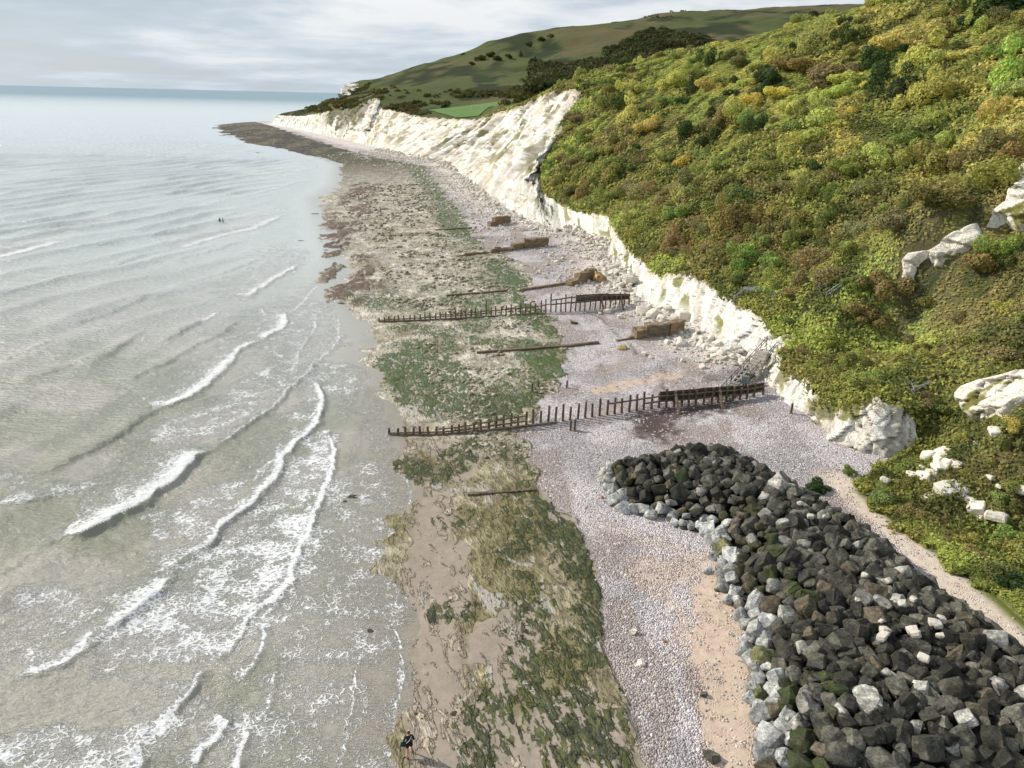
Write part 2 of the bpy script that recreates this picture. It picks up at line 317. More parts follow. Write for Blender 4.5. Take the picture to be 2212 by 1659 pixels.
# ------------------------------------------------------------------ bare chalk on the slope
OUTC = [([(2212,800),(2170,812),(2120,822),(2075,840),(2062,860),(2078,885),(2105,905),(2130,912),(2150,895),(2172,905),(2190,885),(2230,870),(2240,800)], 'large bare chalk face at the right edge above the nearest cliff', 1.7, 1),
        ([(2230,340),(2205,372),(2190,395),(2170,440),(2145,470),(2130,490),(2150,492),(2175,480),(2185,497),(2212,500),(2240,480)], 'tall white chalk face at the upper right edge of the slope', 1.7, 2),
        ([(2110,482),(2075,495),(2050,510),(2010,540),(1965,548),(1948,565),(1945,598),(1972,606),(1985,570),(2008,552),(2018,585),(2035,582),(2040,560),(2075,555),(2110,535),(2132,528)], 'ragged white chalk scar with ivy gaps high on the right', 1.5, 3)]
OUTW = [np.array([cast(*q)[:2] for q in P_]) for P_, _, _, _ in OUTC]
def nearbare(x, y, mg=1.2):
    m_ = np.zeros(np.shape(x), bool)
    for P_ in OUTW:
        j = len(P_)-1; c = np.zeros(np.shape(x), bool)
        for i in range(len(P_)):
            a, b = P_[i], P_[j]; t_ = (a[1] > y) != (b[1] > y); xx_ = (b[0]-a[0])*(y-a[1])/((b[1]-a[1]) or 1e-9) + a[0]; c ^= t_ & (x < xx_); j = i
        box = (x > P_[:, 0].min()-3) & (x < P_[:, 0].max()+3) & (y > P_[:, 1].min()-3) & (y < P_[:, 1].max()+3)
        if box.any():
            d_ = np.full(np.shape(x), 99.); d_[box] = polyd(x[box], y[box], np.r_[P_, P_[:1]])[0]; m_ |= c | (d_ < mg)
    return m_
# ------------------------------------------------------------------ hillside
rows = np.concatenate([np.geomspace(12, 440, 560), np.geomspace(440, 1900, 200)[1:]])
bb = np.linspace(0, 1, 330)
Yg = np.repeat(rows[:, None], 330, 1); span = 190 + np.clip(Yg-300, 0, None)*1.15
Xg = xt(Yg) + bb[None]**1.35*span
Zg = hill(Xg, Yg)
dtop = Xg - xt(Yg)
def palette(x, y):
    """base colour of the ground cover: what grows where"""
    dt = x - xt(y)
    n1 = fbm(x/9, y/9, o=4, s=41); n2 = fbm(x/22+3, y/22, o=3, s=43); n3 = fbm(x/3, y/3, o=3, s=45)
    olive = veg((114, 116, 44)); bright = veg((126, 134, 50)); brown = veg((112, 100, 58)); yel = veg((146, 136, 60)); dark = veg((66, 76, 36))
    def mx(a, b, f): return a*(1-f[..., None]) + b*f[..., None]
    c = mx(np.broadcast_to(olive, x.shape+(3,)), bright, sst(0.45, 0.6, n2))
    c = mx(c, brown, sst(0.50, 0.64, n1)*(0.8-0.5*sst(20, 55, dt)))
    c = mx(c, yel, sst(0.52, 0.66, fbm(x/12-9, y/12, o=4, s=47))*sst(12, 40, dt)*(1 - 0.2*sst(40, 60, dt)))
    c = mx(c, dark, sst(0.52, 0.66, n3)*0.75)
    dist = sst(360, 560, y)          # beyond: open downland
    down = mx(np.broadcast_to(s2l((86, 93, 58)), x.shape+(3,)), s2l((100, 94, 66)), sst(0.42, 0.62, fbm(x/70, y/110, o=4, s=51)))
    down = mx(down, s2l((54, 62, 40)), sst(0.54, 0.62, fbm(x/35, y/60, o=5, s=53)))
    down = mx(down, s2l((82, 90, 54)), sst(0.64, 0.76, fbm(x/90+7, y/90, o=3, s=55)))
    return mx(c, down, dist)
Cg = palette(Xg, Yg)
def hillmat():
    mt, nt = newmat('hill_ground'); base = nn(nt, 'ShaderNodeAttribute', attribute_name='col').outputs[0]
    v = geo(nt); f = noise(nt, v, 0.35, 6.0, 0.65); g = noise(nt, v, 1.6, 5.0, 0.7)
    base = mixc(nt, 0.7, base, mixc(nt, g, (0.1,)*3, (0.9,)*3), 'OVERLAY'); base = mixc(nt, 0.4, base, mixc(nt, f, (0.2,)*3, (0.8,)*3), 'OVERLAY')
    finish(nt, Base_Color=base, Roughness=0.95, Specular_IOR_Level=0.1, Normal=bump(nt, mth(nt, 'ADD', f, g), 1.0, 0.8)); return mt
M['hill'] = hillmat()
V = np.stack([Xg, Yg, Zg], 2)
sk = V[:, :1].copy(); sk[..., 2] = -4; V2 = np.concatenate([sk, V], 1); C2 = np.concatenate([np.broadcast_to(s2l((232, 224, 208)), Cg[:, :1].shape), Cg], 1)
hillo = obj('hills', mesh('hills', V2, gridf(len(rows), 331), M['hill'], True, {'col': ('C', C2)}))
tag(hillo, 'scrub covered coastal slope and open down rising behind the chalk cliffs', kind='structure')
# ------------------------------------------------------------------ cliff: lofted from foot to lip
PAIRS = []  # (foot point, top point)
def fpt(x, y): return atz(x, y, 2.3)
fl = [((2035,985),0),((1947,990),1),((1885,990),2),((1795,960),3),((1776,918),4),((1742,902),5),((1715,889),6),((1673,846),7),((1650,826),8),((1640,815),9),((1613,778),10),((1606,770),11),((1566,766),12),((1538,744),13),((1512,722),14),((1455,686),15),((1408,666),16),((1362,638),17),((1328,590),18),((1312,540),19),((1252,512),20),((1216,500),21),((1185,500),22),((1160,490),23),((1135,480),24),((1100,465),25),((1070,448),26),((1050,437),27),((1010,400),28),((975,370),29),((945,353),30),((900,343),31),((830,328),32),((785,319),33),((774,317),34),((755,311),35),((735,305),36),((715,300),37),((690,294),38),((640,281),39),((586,270),40)]
for (fp, k) in fl: PAIRS.append((fpt(*fp), TOP[k]))
ft_ = np.array([p[0] for p in PAIRS]); tp_ = np.array([p[1] for p in PAIRS]); mid = (ft_+tp_)/2
seg = np.hypot(*np.diff(mid[:, :2], axis=0).T); arc = np.r_[0, np.cumsum(seg)]
st = [0.0]
while st[-1] < arc[-1]:
    yy = np.interp(st[-1], arc, mid[:, 1]); st.append(st[-1] + 0.0032*max(yy, 60))
st = np.minimum(np.array(st), arc[-1]); NV = 70
v = np.linspace(0, 1, NV)
Fp = np.stack([np.interp(st, arc, ft_[:, i]) for i in range(3)], 1); Tp = np.stack([np.interp(st, arc, tp_[:, i]) for i in range(3)], 1)
Ht = Tp[:, 2]-Fp[:, 2]; hd = Tp[:, :2]-Fp[:, :2]; wd = np.hypot(hd[:, 0], hd[:, 1])
tan = np.gradient(0.5*(Fp+Tp)[:, :2], axis=0); tan /= np.linalg.norm(tan, axis=1)[:, None]; nrm = np.stack([-tan[:, 1], tan[:, 0]], 1)   # towards the sea
S, Vv = np.meshgrid(st, v, indexing='ij'); HH = np.broadcast_to(Ht[:, None], S.shape)
big = sst(9, 22, HH)
frac = (1-big)*(0.25*Vv + 0.75*Vv**1.6*0 + 0.75*sst(0, 1, Vv)) + big*(1-(1-Vv)**1.25)
Pc = np.empty(S.shape+(3,)); 
for i in range(2): Pc[..., i] = Fp[:, i][:, None] + hd[:, i][:, None]*frac
Pc[..., 2] = -0.8 + (Fp[:, 2][:, None]+0.8)*np.minimum(1, Vv*12) + HH*np.clip((Vv-1/12)/(11/12), 0, 1)
zz_ = Pc[..., 2]
env = np.sin(np.pi*np.clip(Vv, 0, 1))**0.5
skew = S + zz_*0.12                                     # buttresses lean
r1 = np.abs(fbm(skew/9, zz_/30, o=3, s=61)-0.5)*2; r2 = np.abs(fbm(skew/2.6, zz_/7, o=3, s=63)-0.5)*2; r3 = fbm(S/1.1, zz_/1.0, o=4, s=65)-0.5
dsp = (env*((0.45-r1)*(0.8+big*7.0) + (0.4-r2)*(0.7+big*1.6)) + r3*(0.5+0.5*big)*np.minimum(1, Vv*6+0.2))
dsp += (fbm(S/3.2, zz_/3.5, o=5, s=66, g=0.6)-0.5)*(0.9+0.7*big)*np.minimum(1, Vv*5+0.2)*np.minimum(1, (1-Vv)*8+0.3)
bv, be = blocks(S/1.5 + 0.35*zz_ + fbm(S/2, zz_/2, o=2, s=68), zz_/3.0, 301); bv2, be2 = blocks(S/3.6 + 0.05*zz_ + 1.5*fbm(S/6, zz_/9, o=2, s=64), zz_/19.0, 311)
dsp += (bv-0.5)*(0.75+0.5*big) - 0.35*sst(0.12, 0.0, be) + big*((bv2-0.5)*3.0 - 1.3*sst(0.22, 0.0, be2))*np.minimum(1, Vv*3)
dsp += ((fbm(S/1.7, zz_*0+2, o=3, s=67)-0.5)*0.9)*(0.3+0.7*(1-Vv))
Pc[..., 0] += nrm[:, 0][:, None]*dsp; Pc[..., 1] += nrm[:, 1][:, None]*dsp
Pc[..., 2] += (fbm(S/1.3, S*0, o=3, s=69)-0.45)*1.3*sst(0.75, 1, Vv)*(1+big*0.6)
chalk = s2l((245, 241, 232)); cream = s2l((230, 218, 194)); grey = s2l((178, 170, 154)); grn = s2l((116, 112, 62)); brn = s2l((168, 140, 96))
def mixn(a, b, f): return a*(1-f[..., None]) + b*f[..., None]
stn = fbm(skew/4, zz_/9, o=5, s=71)
cc = mixn(np.broadcast_to(chalk, Pc.shape), cream, sst(0.5, 0.68, stn)*0.75*(0.5+0.5*big))
cc = mixn(cc, brn, sst(0.62, 0.72, fbm(skew/2.6+5, zz_/4, o=6, s=73, g=.6))*0.6*big)
gz = fbm(skew/5+11, zz_/6, o=6, s=75, g=.62)
cc = mixn(cc, grn, sst(0.58, 0.62, gz)*0.85*big*sst(0.1, 0.4, Vv))
cc = mixn(cc, brn, sst(0.93, 0.985, Vv)*0.5)
Sk = np.interp(st, arc, np.arange(len(PAIRS)))[:, None]*np.ones((1, NV)); nt_ = np.exp(-((Sk-36.2)/1.3)**2)*sst(.25, .5, Vv + (gz-.5)*1.5); cc = mixn(cc, s2l((78, 80, 48)), np.clip(nt_*1.6, 0, .95))
nearv = (1-big)*sst(0.585, 0.63, fbm(S/3.0+21, zz_/2.0, o=4, s=77))*sst(0.2, 0.5, Vv)
cc = mixn(cc, s2l((128, 128, 58)), nearv*0.9)
cc = mixn(cc, grey, sst(0.30, 0.05, Vv)*0.25); cc = mixn(cc, grey, sst(0.5, 0.66, fbm(S/1.5, zz_/5, o=5, s=79, g=.6))*0.55); cc = mixn(cc, s2l((150, 138, 112)), np.maximum(sst(0.10, 0.02, be)*0.4, big*sst(0.10, 0.02, be2)*0.6)*(fbm(S/4, zz_/4, o=3, s=80) > .48))
def chalkmat(name, att=True, bd=0.8):
    mt, nt = newmat(name); v_ = geo(nt, (1, 1, 0.45)); v2 = geo(nt, (1, 1, 3.2))
    base = nn(nt, 'ShaderNodeAttribute', attribute_name='col').outputs[0] if att else nn(nt, 'ShaderNodeObjectInfo').outputs['Color']
    f = noise(nt, v_, 0.8, 7.0, 0.68); g = noise(nt, v2, 1.1, 6.0, 0.7)
    vo = nn(nt, 'ShaderNodeTexVoronoi', {'Vector': v_, 'Scale': 0.9, 'Randomness': 1.0}, feature='DISTANCE_TO_EDGE').outputs[0]
    crack = ramp(nt, mth(nt, 'ADD', vo, mth(nt, 'MULTIPLY', g, 0.12)), [(0.045, (0, 0, 0)), (0.10, (1, 1, 1))])
    base = mixc(nt, 0.35, base, mixc(nt, f, (0.25,)*3, (0.75,)*3), 'OVERLAY')
    base = mixc(nt, mth(nt, 'MULTIPLY', mth(nt, 'SUBTRACT', 1.0, crack), 0.30), base, (0.34, 0.30, 0.22))
    h = mth(nt, 'ADD', mth(nt, 'ADD', f, mth(nt, 'MULTIPLY', g, 0.8)), mth(nt, 'MULTIPLY', crack, 0.15))
    finish(nt, Base_Color=base, Roughness=0.9, Specular_IOR_Level=0.15, Normal=bump(nt, h, 1.0, bd)); return mt
M['chalk'] = chalkmat('chalk', True, .45); M['chalk_rock'] = chalkmat('chalk_rock', False, .12)
cliff = obj('cliff', mesh('cliff', Pc, gridf(len(st), NV), M['chalk'], False, {'col': ('C', cc)}))
tag(cliff, 'white chalk cliff running from the near gully to the far headland', kind='structure')
# ------------------------------------------------------------------ beach
br = np.concatenate([np.geomspace(22, 330, 800), np.geomspace(330, 1000, 150)[1:]]); NA = 430
al = np.linspace(-0.45, 1.0, NA)
Yb = np.repeat(br[:, None], NA, 1); xw = xwater(Yb); xf = np.maximum(xfoot(Yb), xt(Yb)) + 2.5
Xb = xw + (xf-xw)*np.where(al < 0, al*1.0, al)[None]
Zb = beachz(Xb, Yb)
# where the shingle starts, seen from the sea
SH = P2([(1400,1659),(1350,1520),(1312,1400),(1300,1290),(1255,1150),(1160,1030),(1125,935),(1190,850),(1230,770),(1190,690),(1130,640),(1150,590),(1050,530),(1000,480),(950,400),(925,365),(830,345),(740,325),(660,300),(600,280)], 1.2)
SH = [np.array([9.5, 20, 1.2])] + SH
ds, sg, _, _ = polyd(Xb, Yb, SH); sh = ds*sg       # + on the landward side
wob = (fbm(Xb/3, Yb/3, o=4, s=81)-0.5)*4*np.clip(Yb/90, 0.5, 2)
shm = sst(-0.5, 0.5, sh + wob)
# albedo
nA = fbm(Xb/2.2, Yb/2.2, o=5, s=83, g=0.6); nB = fbm(Xb/6, Yb/6, o=4, s=85); nC = fbm(Xb/0.8, Yb/0.8, o=3, s=87); nD = fbm(Xb/14, Yb/25, o=3, s=89)
ymid = sst(62, 85, Yb)[..., None]; plat = s2l((128, 120, 98))*(1-ymid) + s2l((172, 165, 154))*ymid; plat = plat*(1-(sst(0.44, 0.62, nA)*.9)[..., None]) + (s2l((158, 150, 128))*(1-ymid) + s2l((206, 200, 190))*ymid)*(sst(0.44, 0.62, nA)*.9)[..., None]
plat = mixn(plat, s2l((118, 110, 72)), sst(0.48, 0.60, nB)*0.6*(1-.5*sst(80, 130, Yb)))
plat = mixn(plat, s2l((98, 94, 58)), sst(0.52, 0.64, nC)*0.4)
sandm = sst(0.565, 0.61, fbm(Xb/4.5, Yb/8, o=4, s=91))*(1-sst(60, 85, Yb))
sandm = np.maximum(sandm, sst(3.0, 0.8, np.abs(Xb-xw-2.5) + wob*0.3)*(1-sst(56, 66, Yb)))
plat = mixn(plat, s2l((150, 138, 126)), sandm*0.95)
far = sst(260, 420, Yb)
plat = mixn(plat, mixn(np.broadcast_to(s2l((104, 94, 78)), plat.shape), s2l((78, 72, 52)), sst(0.42, 0.6, nA)), far)
# brown weed beds near the water, mid distance
BW = P2([(770,640),(745,560),(730,500),(790,400)], 0.3); db, _, _, _ = polyd(Xb, Yb, BW)
brown = sst(10, 3, db)*sst(0.50, 0.56, fbm(Xb/4, Yb/6, o=4, s=93))
plat = mixn(plat, s2l((96, 74, 62)), brown*0.9)
HB = P2([(520,278),(600,300),(690,322)], 0.3); dh, _, _, _ = polyd(Xb, Yb, HB)
plat = mixn(plat, s2l((58, 50, 42)), sst(80, 25, dh)*0.9*sst(0.35, 0.5, fbm(Xb/14, Yb/30, o=4, s=95)))
# green weed beds: (line, half width m, how much)
GW = [([(1180,1090),(1230,1170),(1285,1260),(1290,1345)], 1.6, 1.0), ([(1215,1200),(1290,1300),(1300,1390)], 1.0, .8), ([(950,1300),(1000,1310)], 1.0, .9), ([(1140,1380),(1160,1420)], .9, .8), ([(1130,1500),(1230,1560),(1300,1659)], 2.6, .85), ([(1030,1659),(1040,1560),(1080,1480)], 1.3, .7), ([(1330,1560),(1320,1659)], 1.4, .7),
      ([(880,990),(960,1010),(1010,960)], 2.2, .8), ([(1060,960),(1150,1000)], 1.6, .6), ([(1090,1190),(1180,1130)], 1.0, .8), ([(950,1115),(1000,1100)], 1.2, .5),
      ([(860,770),(900,830),(960,870),(1090,880)], 3.6, .95), ([(950,860),(1100,870)], 2.6, 1), ([(880,740),(960,790),(1000,830)], 2.6, .8), ([(1180,690),(1230,740),(1275,778)], 1.7, 1.0), ([(1130,690),(1190,730)], 1.8, .9), ([(1140,760),(1200,810),(1215,800)], 3.0, 1.0), ([(1140,860),(1180,870)], 1.6, 1),
      ([(1060,570),(1110,620),(1150,670)], 3.0, 1.0), ([(1000,530),(1100,600)], 3.5, .55), ([(960,470),(1000,510),(1035,525)], 4.0, .95), ([(900,375),(945,430),(985,480)], 4.0, .85), ([(870,700),(960,720)], 3.0, .6), ([(780,640),(850,650)], 5, .6), ([(830,345),(900,365),(925,380)], 6, .7), ([(700,325),(760,345),(830,352)], 10, .5)]
green = np.zeros(Yb.shape)
for ln, wdt, am in GW:
    d_, _, _, _ = polyd(Xb, Yb, P2(ln, 0.9)); wv = np.clip(Yb/90, 0.8, 3)
    green = np.maximum(green, am*sst(wdt*1.5, wdt*0.5, d_ + (fbm(Xb/2.0, Yb/2.0, o=5, s=97, g=0.6)-0.5)*(3.2-1.6*sst(62, 80, Yb))*wv**0.5))
green = np.maximum(green, 0.7*sst(0.50, 0.57, nB*0.6+nA*0.4)*sst(0.1, 0.2, (Xb-xw)/np.maximum(xf-xw, 1))*(1-sst(150, 230, Yb)))
spk = sst(0.44, 0.56, fbm(Xb/0.7, Yb/0.7, o=4, s=99, g=0.65))
green = np.clip(green*(0.72 + 0.4*spk), 0, .95)*(1-0.95*shm)
gcol = mixn(np.broadcast_to(s2l((44, 62, 22)), plat.shape), s2l((84, 88, 36)), sst(0.4, 0.65, nC))
shin = mixn(np.broadcast_to(s2l((176, 171, 171)), plat.shape), s2l((204, 198, 198)), sst(0.4, 0.6, nB)); shin = mixn(shin, s2l((160, 147, 138)), sst(0.5, 0.62, fbm(Xb/4, Yb/7, o=4, s=88))*0.7)
DS = [([(1545,1290),(1570,1500),(1600,1659)], 2.1, 1), ([(1420,1220),(1520,1215)], 2.0, .7), ([(1420,1250),(1480,1330),(1520,1420)], 1.2, .6), ([(1290,840),(1450,815)], 1.3, .9), ([(1480,800),(1560,790)], 1.4, .5), ([(1250,600),(1290,570)], 3, .7), ([(1330,790),(1420,760)], 2.0, .3), ([(1560,1250),(1575,1340),(1590,1420)], 1.5, 1), ([(1300,1120),(1480,1180)], 1.2, .4), ([(1340,880),(1280,905)],1,.5)]
sd_ = np.zeros(Yb.shape)
for ln, wdt, am in DS:
    d_, _, _, _ = polyd(Xb, Yb, P2(ln, 1.7)); sd_ = np.maximum(sd_, am*sst(wdt*1.4, wdt*0.5, d_ + (nA-0.5)*3))
shin = mixn(shin, s2l((192, 172, 154)), sd_)
DW = [([(1420,930),(1400,900),(1480,885),(1540,878)], 2.2, 1.2), ([(1550,890),(1570,880)], 1.2, 1), ([(1560,870),(1620,850)], 1.2, .8), ([(1540,820),(1600,810)], 1.2, .7)]
dw = np.zeros(Yb.shape)
for ln, wdt, am in DW:
    d_, _, _, _ = polyd(Xb, Yb, P2(ln, 1.9)); dw = np.maximum(dw, am*sst(wdt*1.6, wdt*0.3, d_ + (nC-0.5)*4))
sl = sst(0.5, 0.1, np.abs(xfoot(Yb)-Xb-11-3*fbm(Yb/9, Yb*0, o=3, s=305)))*sst(.45, .6, fbm(Xb/2, Yb/3, o=4, s=307))*(Yb > 64); dw = np.maximum(dw, sl*.7); shin = mixn(shin, s2l((80, 64, 60)), dw*0.75)
# cobbly track along the foot of the green slope
PT = P2([(2212,1380),(2100,1280),(1980,1180),(1880,1090),(1800,1020)], 2.4); dp, _, _, _ = polyd(Xb, Yb, [np.array([35.5, 20, 2.4])] + PT)
pth = sst(2.4, 1.0, dp + (nA-0.5)*1.5)*(1-sst(60, 66, Yb)); shin = mixn(shin, s2l((206, 190, 172)), pth*0.9)
whit = sst(12, 2, xfoot(Yb)-Xb)*sst(88, 100, Yb); shin = mixn(shin, s2l((228, 220, 210)), whit*0.8)
beachc = mixn(plat, shin, shm)
apr = sst(-0.6, 0.6, Xb - xt(Yb) + 0.8)*(1-sst(66, 68, Yb)); beachc = mixn(beachc, s2l((96, 104, 40)), apr)
peb = shm*(1-sd_*0.62)*(1-apr)*(1-pth*0.6)
wet = (1-shm)*0.8 + 0.2*dw; wet = np.where(far > 0.5, 0.45*(1-shm), wet)
Zb += (nA-0.5)*0.35*(1-shm)*(1-sandm) + green*0.10
Zb += brown*0.35 + sst(70, 25, dh)*(fbm(Xb/14, Yb/14, o=3, s=101))*1.0
Zb -= 3.0*sst(-0.5, 1.5, Xb - xt(Yb))*sst(66.5, 68, Yb)
def beachmat():
    mt, nt = newmat('beach'); base = nn(nt, 'ShaderNodeAttribute', attribute_name='col').outputs[0]
    pb = nn(nt, 'ShaderNodeAttribute', attribute_name='peb').outputs['Fac']; wt = nn(nt, 'ShaderNodeAttribute', attribute_name='wet').outputs['Fac']
    v_ = geo(nt)
    vo = nn(nt, 'ShaderNodeTexVoronoi', {'Vector': v_, 'Scale': 8.5}); vb = nn(nt, 'ShaderNodeTexVoronoi', {'Vector': v_, 'Scale': 3.1})
    s1 = nn(nt, 'ShaderNodeSeparateColor', {0: vo.outputs['Color']}); s2 = nn(nt, 'ShaderNodeSeparateColor', {0: vb.outputs['Color']})
    pc = ramp(nt, s1.outputs[0], [(0.0, (.28, .25, .28)), (0.25, (.62, .58, .66)), (0.5, (.95, .93, 1.0)), (0.75, (1.25, 1.22, 1.25)), (0.9, (1.7, 1.68, 1.6)), (1.0, (1.15, 1.05, .9))])
    white = mth(nt, 'MULTIPLY', mth(nt, 'GREATER_THAN', s2.outputs[0], 0.90), mth(nt, 'LESS_THAN', vb.outputs['Distance'], 0.42))
    pb = mth(nt, 'ADD', mth(nt, 'MULTIPLY', mth(nt, 'SUBTRACT', mth(nt, 'ADD', pb, mth(nt, 'MULTIPLY', mth(nt, 'SUBTRACT', noise(nt, v_, 1.1, 8.0, 0.7), 0.5), 1.3)), 0.5), 3.5), 0.5, clamp=True)
    pm = mixc(nt, 0.65, base, pc, 'MULTIPLY'); pm = mixc(nt, mth(nt, 'MULTIPLY', white, 0.8), pm, lin((232, 228, 222)))
    f = noise(nt, v_, 1.7, 7.0, 0.7); g = noise(nt, v_, 0.25, 3.0)
    st_ = mth(nt, 'LESS_THAN', vo.outputs['Distance'], 0.5)
    gr = nn(nt, 'ShaderNodeAttribute', attribute_name='green').outputs['Fac']; rk = nn(nt, 'ShaderNodeAttribute', attribute_name='rocky').outputs['Fac']
    vr = nn(nt, 'ShaderNodeMapping', {0: v_, 2: (0, 0, rad(-20))}).outputs[0]; vr = nn(nt, 'ShaderNodeMapping', {0: vr, 3: (1.25, 0.5, 1.0)}).outputs[0]
    q1 = noise(nt, vr, 0.8, 5.0, 0.62, 0.7); q2 = noise(nt, vr, 2.7, 3.5, 0.6, 0.5); q3 = noise(nt, vr, 0.33, 5.0, 0.6, 1.2)
    rk = mth(nt, 'MULTIPLY', mth(nt, 'SUBTRACT', mth(nt, 'ADD', rk, mth(nt, 'MULTIPLY', mth(nt, 'SUBTRACT', mth(nt, 'ADD', mth(nt, 'MULTIPLY', q1, .7), mth(nt, 'MULTIPLY', q3, .3)), 0.5), 9.0)), 0.3, clamp=True), 4.0, clamp=True); rk = mth(nt, 'MULTIPLY', rk, mth(nt, 'MULTIPLY', mth(nt, 'SUBTRACT', wt, 0.25, clamp=True), 3.0, clamp=True))
    rb = mixc(nt, 0.5, base, mixc(nt, f, (0.1,)*3, (0.9,)*3), 'OVERLAY')
    tone = ramp(nt, mth(nt, 'ADD', mth(nt, 'MULTIPLY', q1, .55), mth(nt, 'MULTIPLY', q2, .45)), [(0.38, (.36, .34, .28)), (0.46, (.78, .76, .68)), (0.53, (1.12, 1.1, 1.02)), (0.62, (1.8, 1.78, 1.65))]); rb = mixc(nt, mth(nt, 'MULTIPLY', rk, 0.85), rb, mixc(nt, 1.0, rb, tone, 'MULTIPLY'))
    dk = mth(nt, 'MULTIPLY', mth(nt, 'MULTIPLY', mth(nt, 'SUBTRACT', q2, 0.56), 12.0, clamp=True), mth(nt, 'MULTIPLY', rk, 0.75)); rb = mixc(nt, dk, rb, lin((92, 84, 62)))
    lt = mth(nt, 'MULTIPLY', mth(nt, 'MULTIPLY', mth(nt, 'SUBTRACT', q1, 0.60), 12.0, clamp=True), mth(nt, 'MULTIPLY', rk, 0.4)); rb = mixc(nt, lt, rb, lin((214, 206, 182)))
    pool = mth(nt, 'MULTIPLY', mth(nt, 'MULTIPLY', mth(nt, 'SUBTRACT', q3, 0.575), 30.0, clamp=True), rk)
    rb = mixc(nt, mth(nt, 'MULTIPLY', pool, 0.8), rb, lin((168, 164, 154)))
    gk = mth(nt, 'MULTIPLY', mth(nt, 'SUBTRACT', mth(nt, 'ADD', gr, mth(nt, 'MULTIPLY', mth(nt, 'SUBTRACT', mth(nt, 'ADD', mth(nt, 'MULTIPLY', q1, 0.5), mth(nt, 'MULTIPLY', q2, 0.5)), 0.5), 5.5)), 0.5), 5.0, clamp=True)
    gk = mth(nt, 'MULTIPLY', gk, mth(nt, 'GREATER_THAN', gr, 0.02))
    gcol = ramp(nt, q2, [(0.38, lin((17, 27, 9))), (0.51, lin((36, 52, 17))), (0.68, lin((92, 96, 44)))])
    sy = nn(nt, 'ShaderNodeSeparateXYZ', {0: v_}).outputs[1]; gcol = mixc(nt, mth(nt, 'MULTIPLY', mth(nt, 'MULTIPLY', mth(nt, 'SUBTRACT', sy, 66.0), 0.04, clamp=True), 0.7), gcol, lin((62, 90, 26)))
    rb = mixc(nt, mth(nt, 'MULTIPLY', gk, 0.9), rb, gcol)
    
    c = mixc(nt, pb, rb, pm)
    h = mth(nt, 'ADD', mth(nt, 'MULTIPLY', mth(nt, 'SUBTRACT', 0.6, vo.outputs['Distance']), pb), mth(nt, 'ADD', mth(nt, 'MULTIPLY', f, 0.25), mth(nt, 'MULTIPLY', mth(nt, 'ADD', mth(nt, 'ADD', q1, q2), mth(nt, 'MULTIPLY', gk, 0.25)), mth(nt, 'MULTIPLY', rk, 1.6))))
    ro = mth(nt, 'SUBTRACT', mth(nt, 'SUBTRACT', 0.9, mth(nt, 'MULTIPLY', wt, 0.38)), mth(nt, 'MULTIPLY', pool, 0.3))
    finish(nt, Base_Color=c, Roughness=ro, Specular_IOR_Level=0.25, Normal=bump(nt, h, 0.9, 0.22)); return mt
M['beach'] = beachmat()
bo = obj('beach', mesh('beach', np.stack([Xb, Yb, Zb], 2), gridf(len(br), NA), M['beach'], True, {'col': ('C', beachc), 'peb': ('F', peb), 'wet': ('F', wet), 'green': ('F', green), 'rocky': ('F', (1-shm)*(1-sandm)*(1-0.6*far))}))
tag(bo, 'shingle beach and weedy chalk platform between the sea and the cliff', kind='structure')
# ------------------------------------------------------------------ sea
sr = np.concatenate([np.geomspace(21, 420, 760), np.geomspace(420, 1400, 130)[1:], np.geomspace(1400, 32000, 80)[1:]]); NS = 560
Ys = np.repeat(sr[:, None], NS+2, 1); q = np.linspace(0, 1, NS)
xr = np.where(sr < 950, xwater(sr) + np.clip((xfoot(sr)-xwater(sr))*0.3, 3, 14), 0.3*sr + 0)
xl = -(1.12*sr + 14); Xs = xr[:, None] + (xl-xr)[:, None]*q[None]**1.1
Xs = np.concatenate([Xs[:, :1] + np.where(sr[:, None] < 950, 0.01, 30000), Xs, np.minimum(-30000, xl[:, None]*1.2)], 1)
foam = np.zeros(Ys.shape); lace = np.zeros(Ys.shape); hz_ = np.zeros(Ys.shape)
def z2(L): return [(0.5371*x, 768+0.5371*y) for x, y in L]
def z1(L): return [(0.3968*x, 164.6+0.3968*y) for x, y in L]
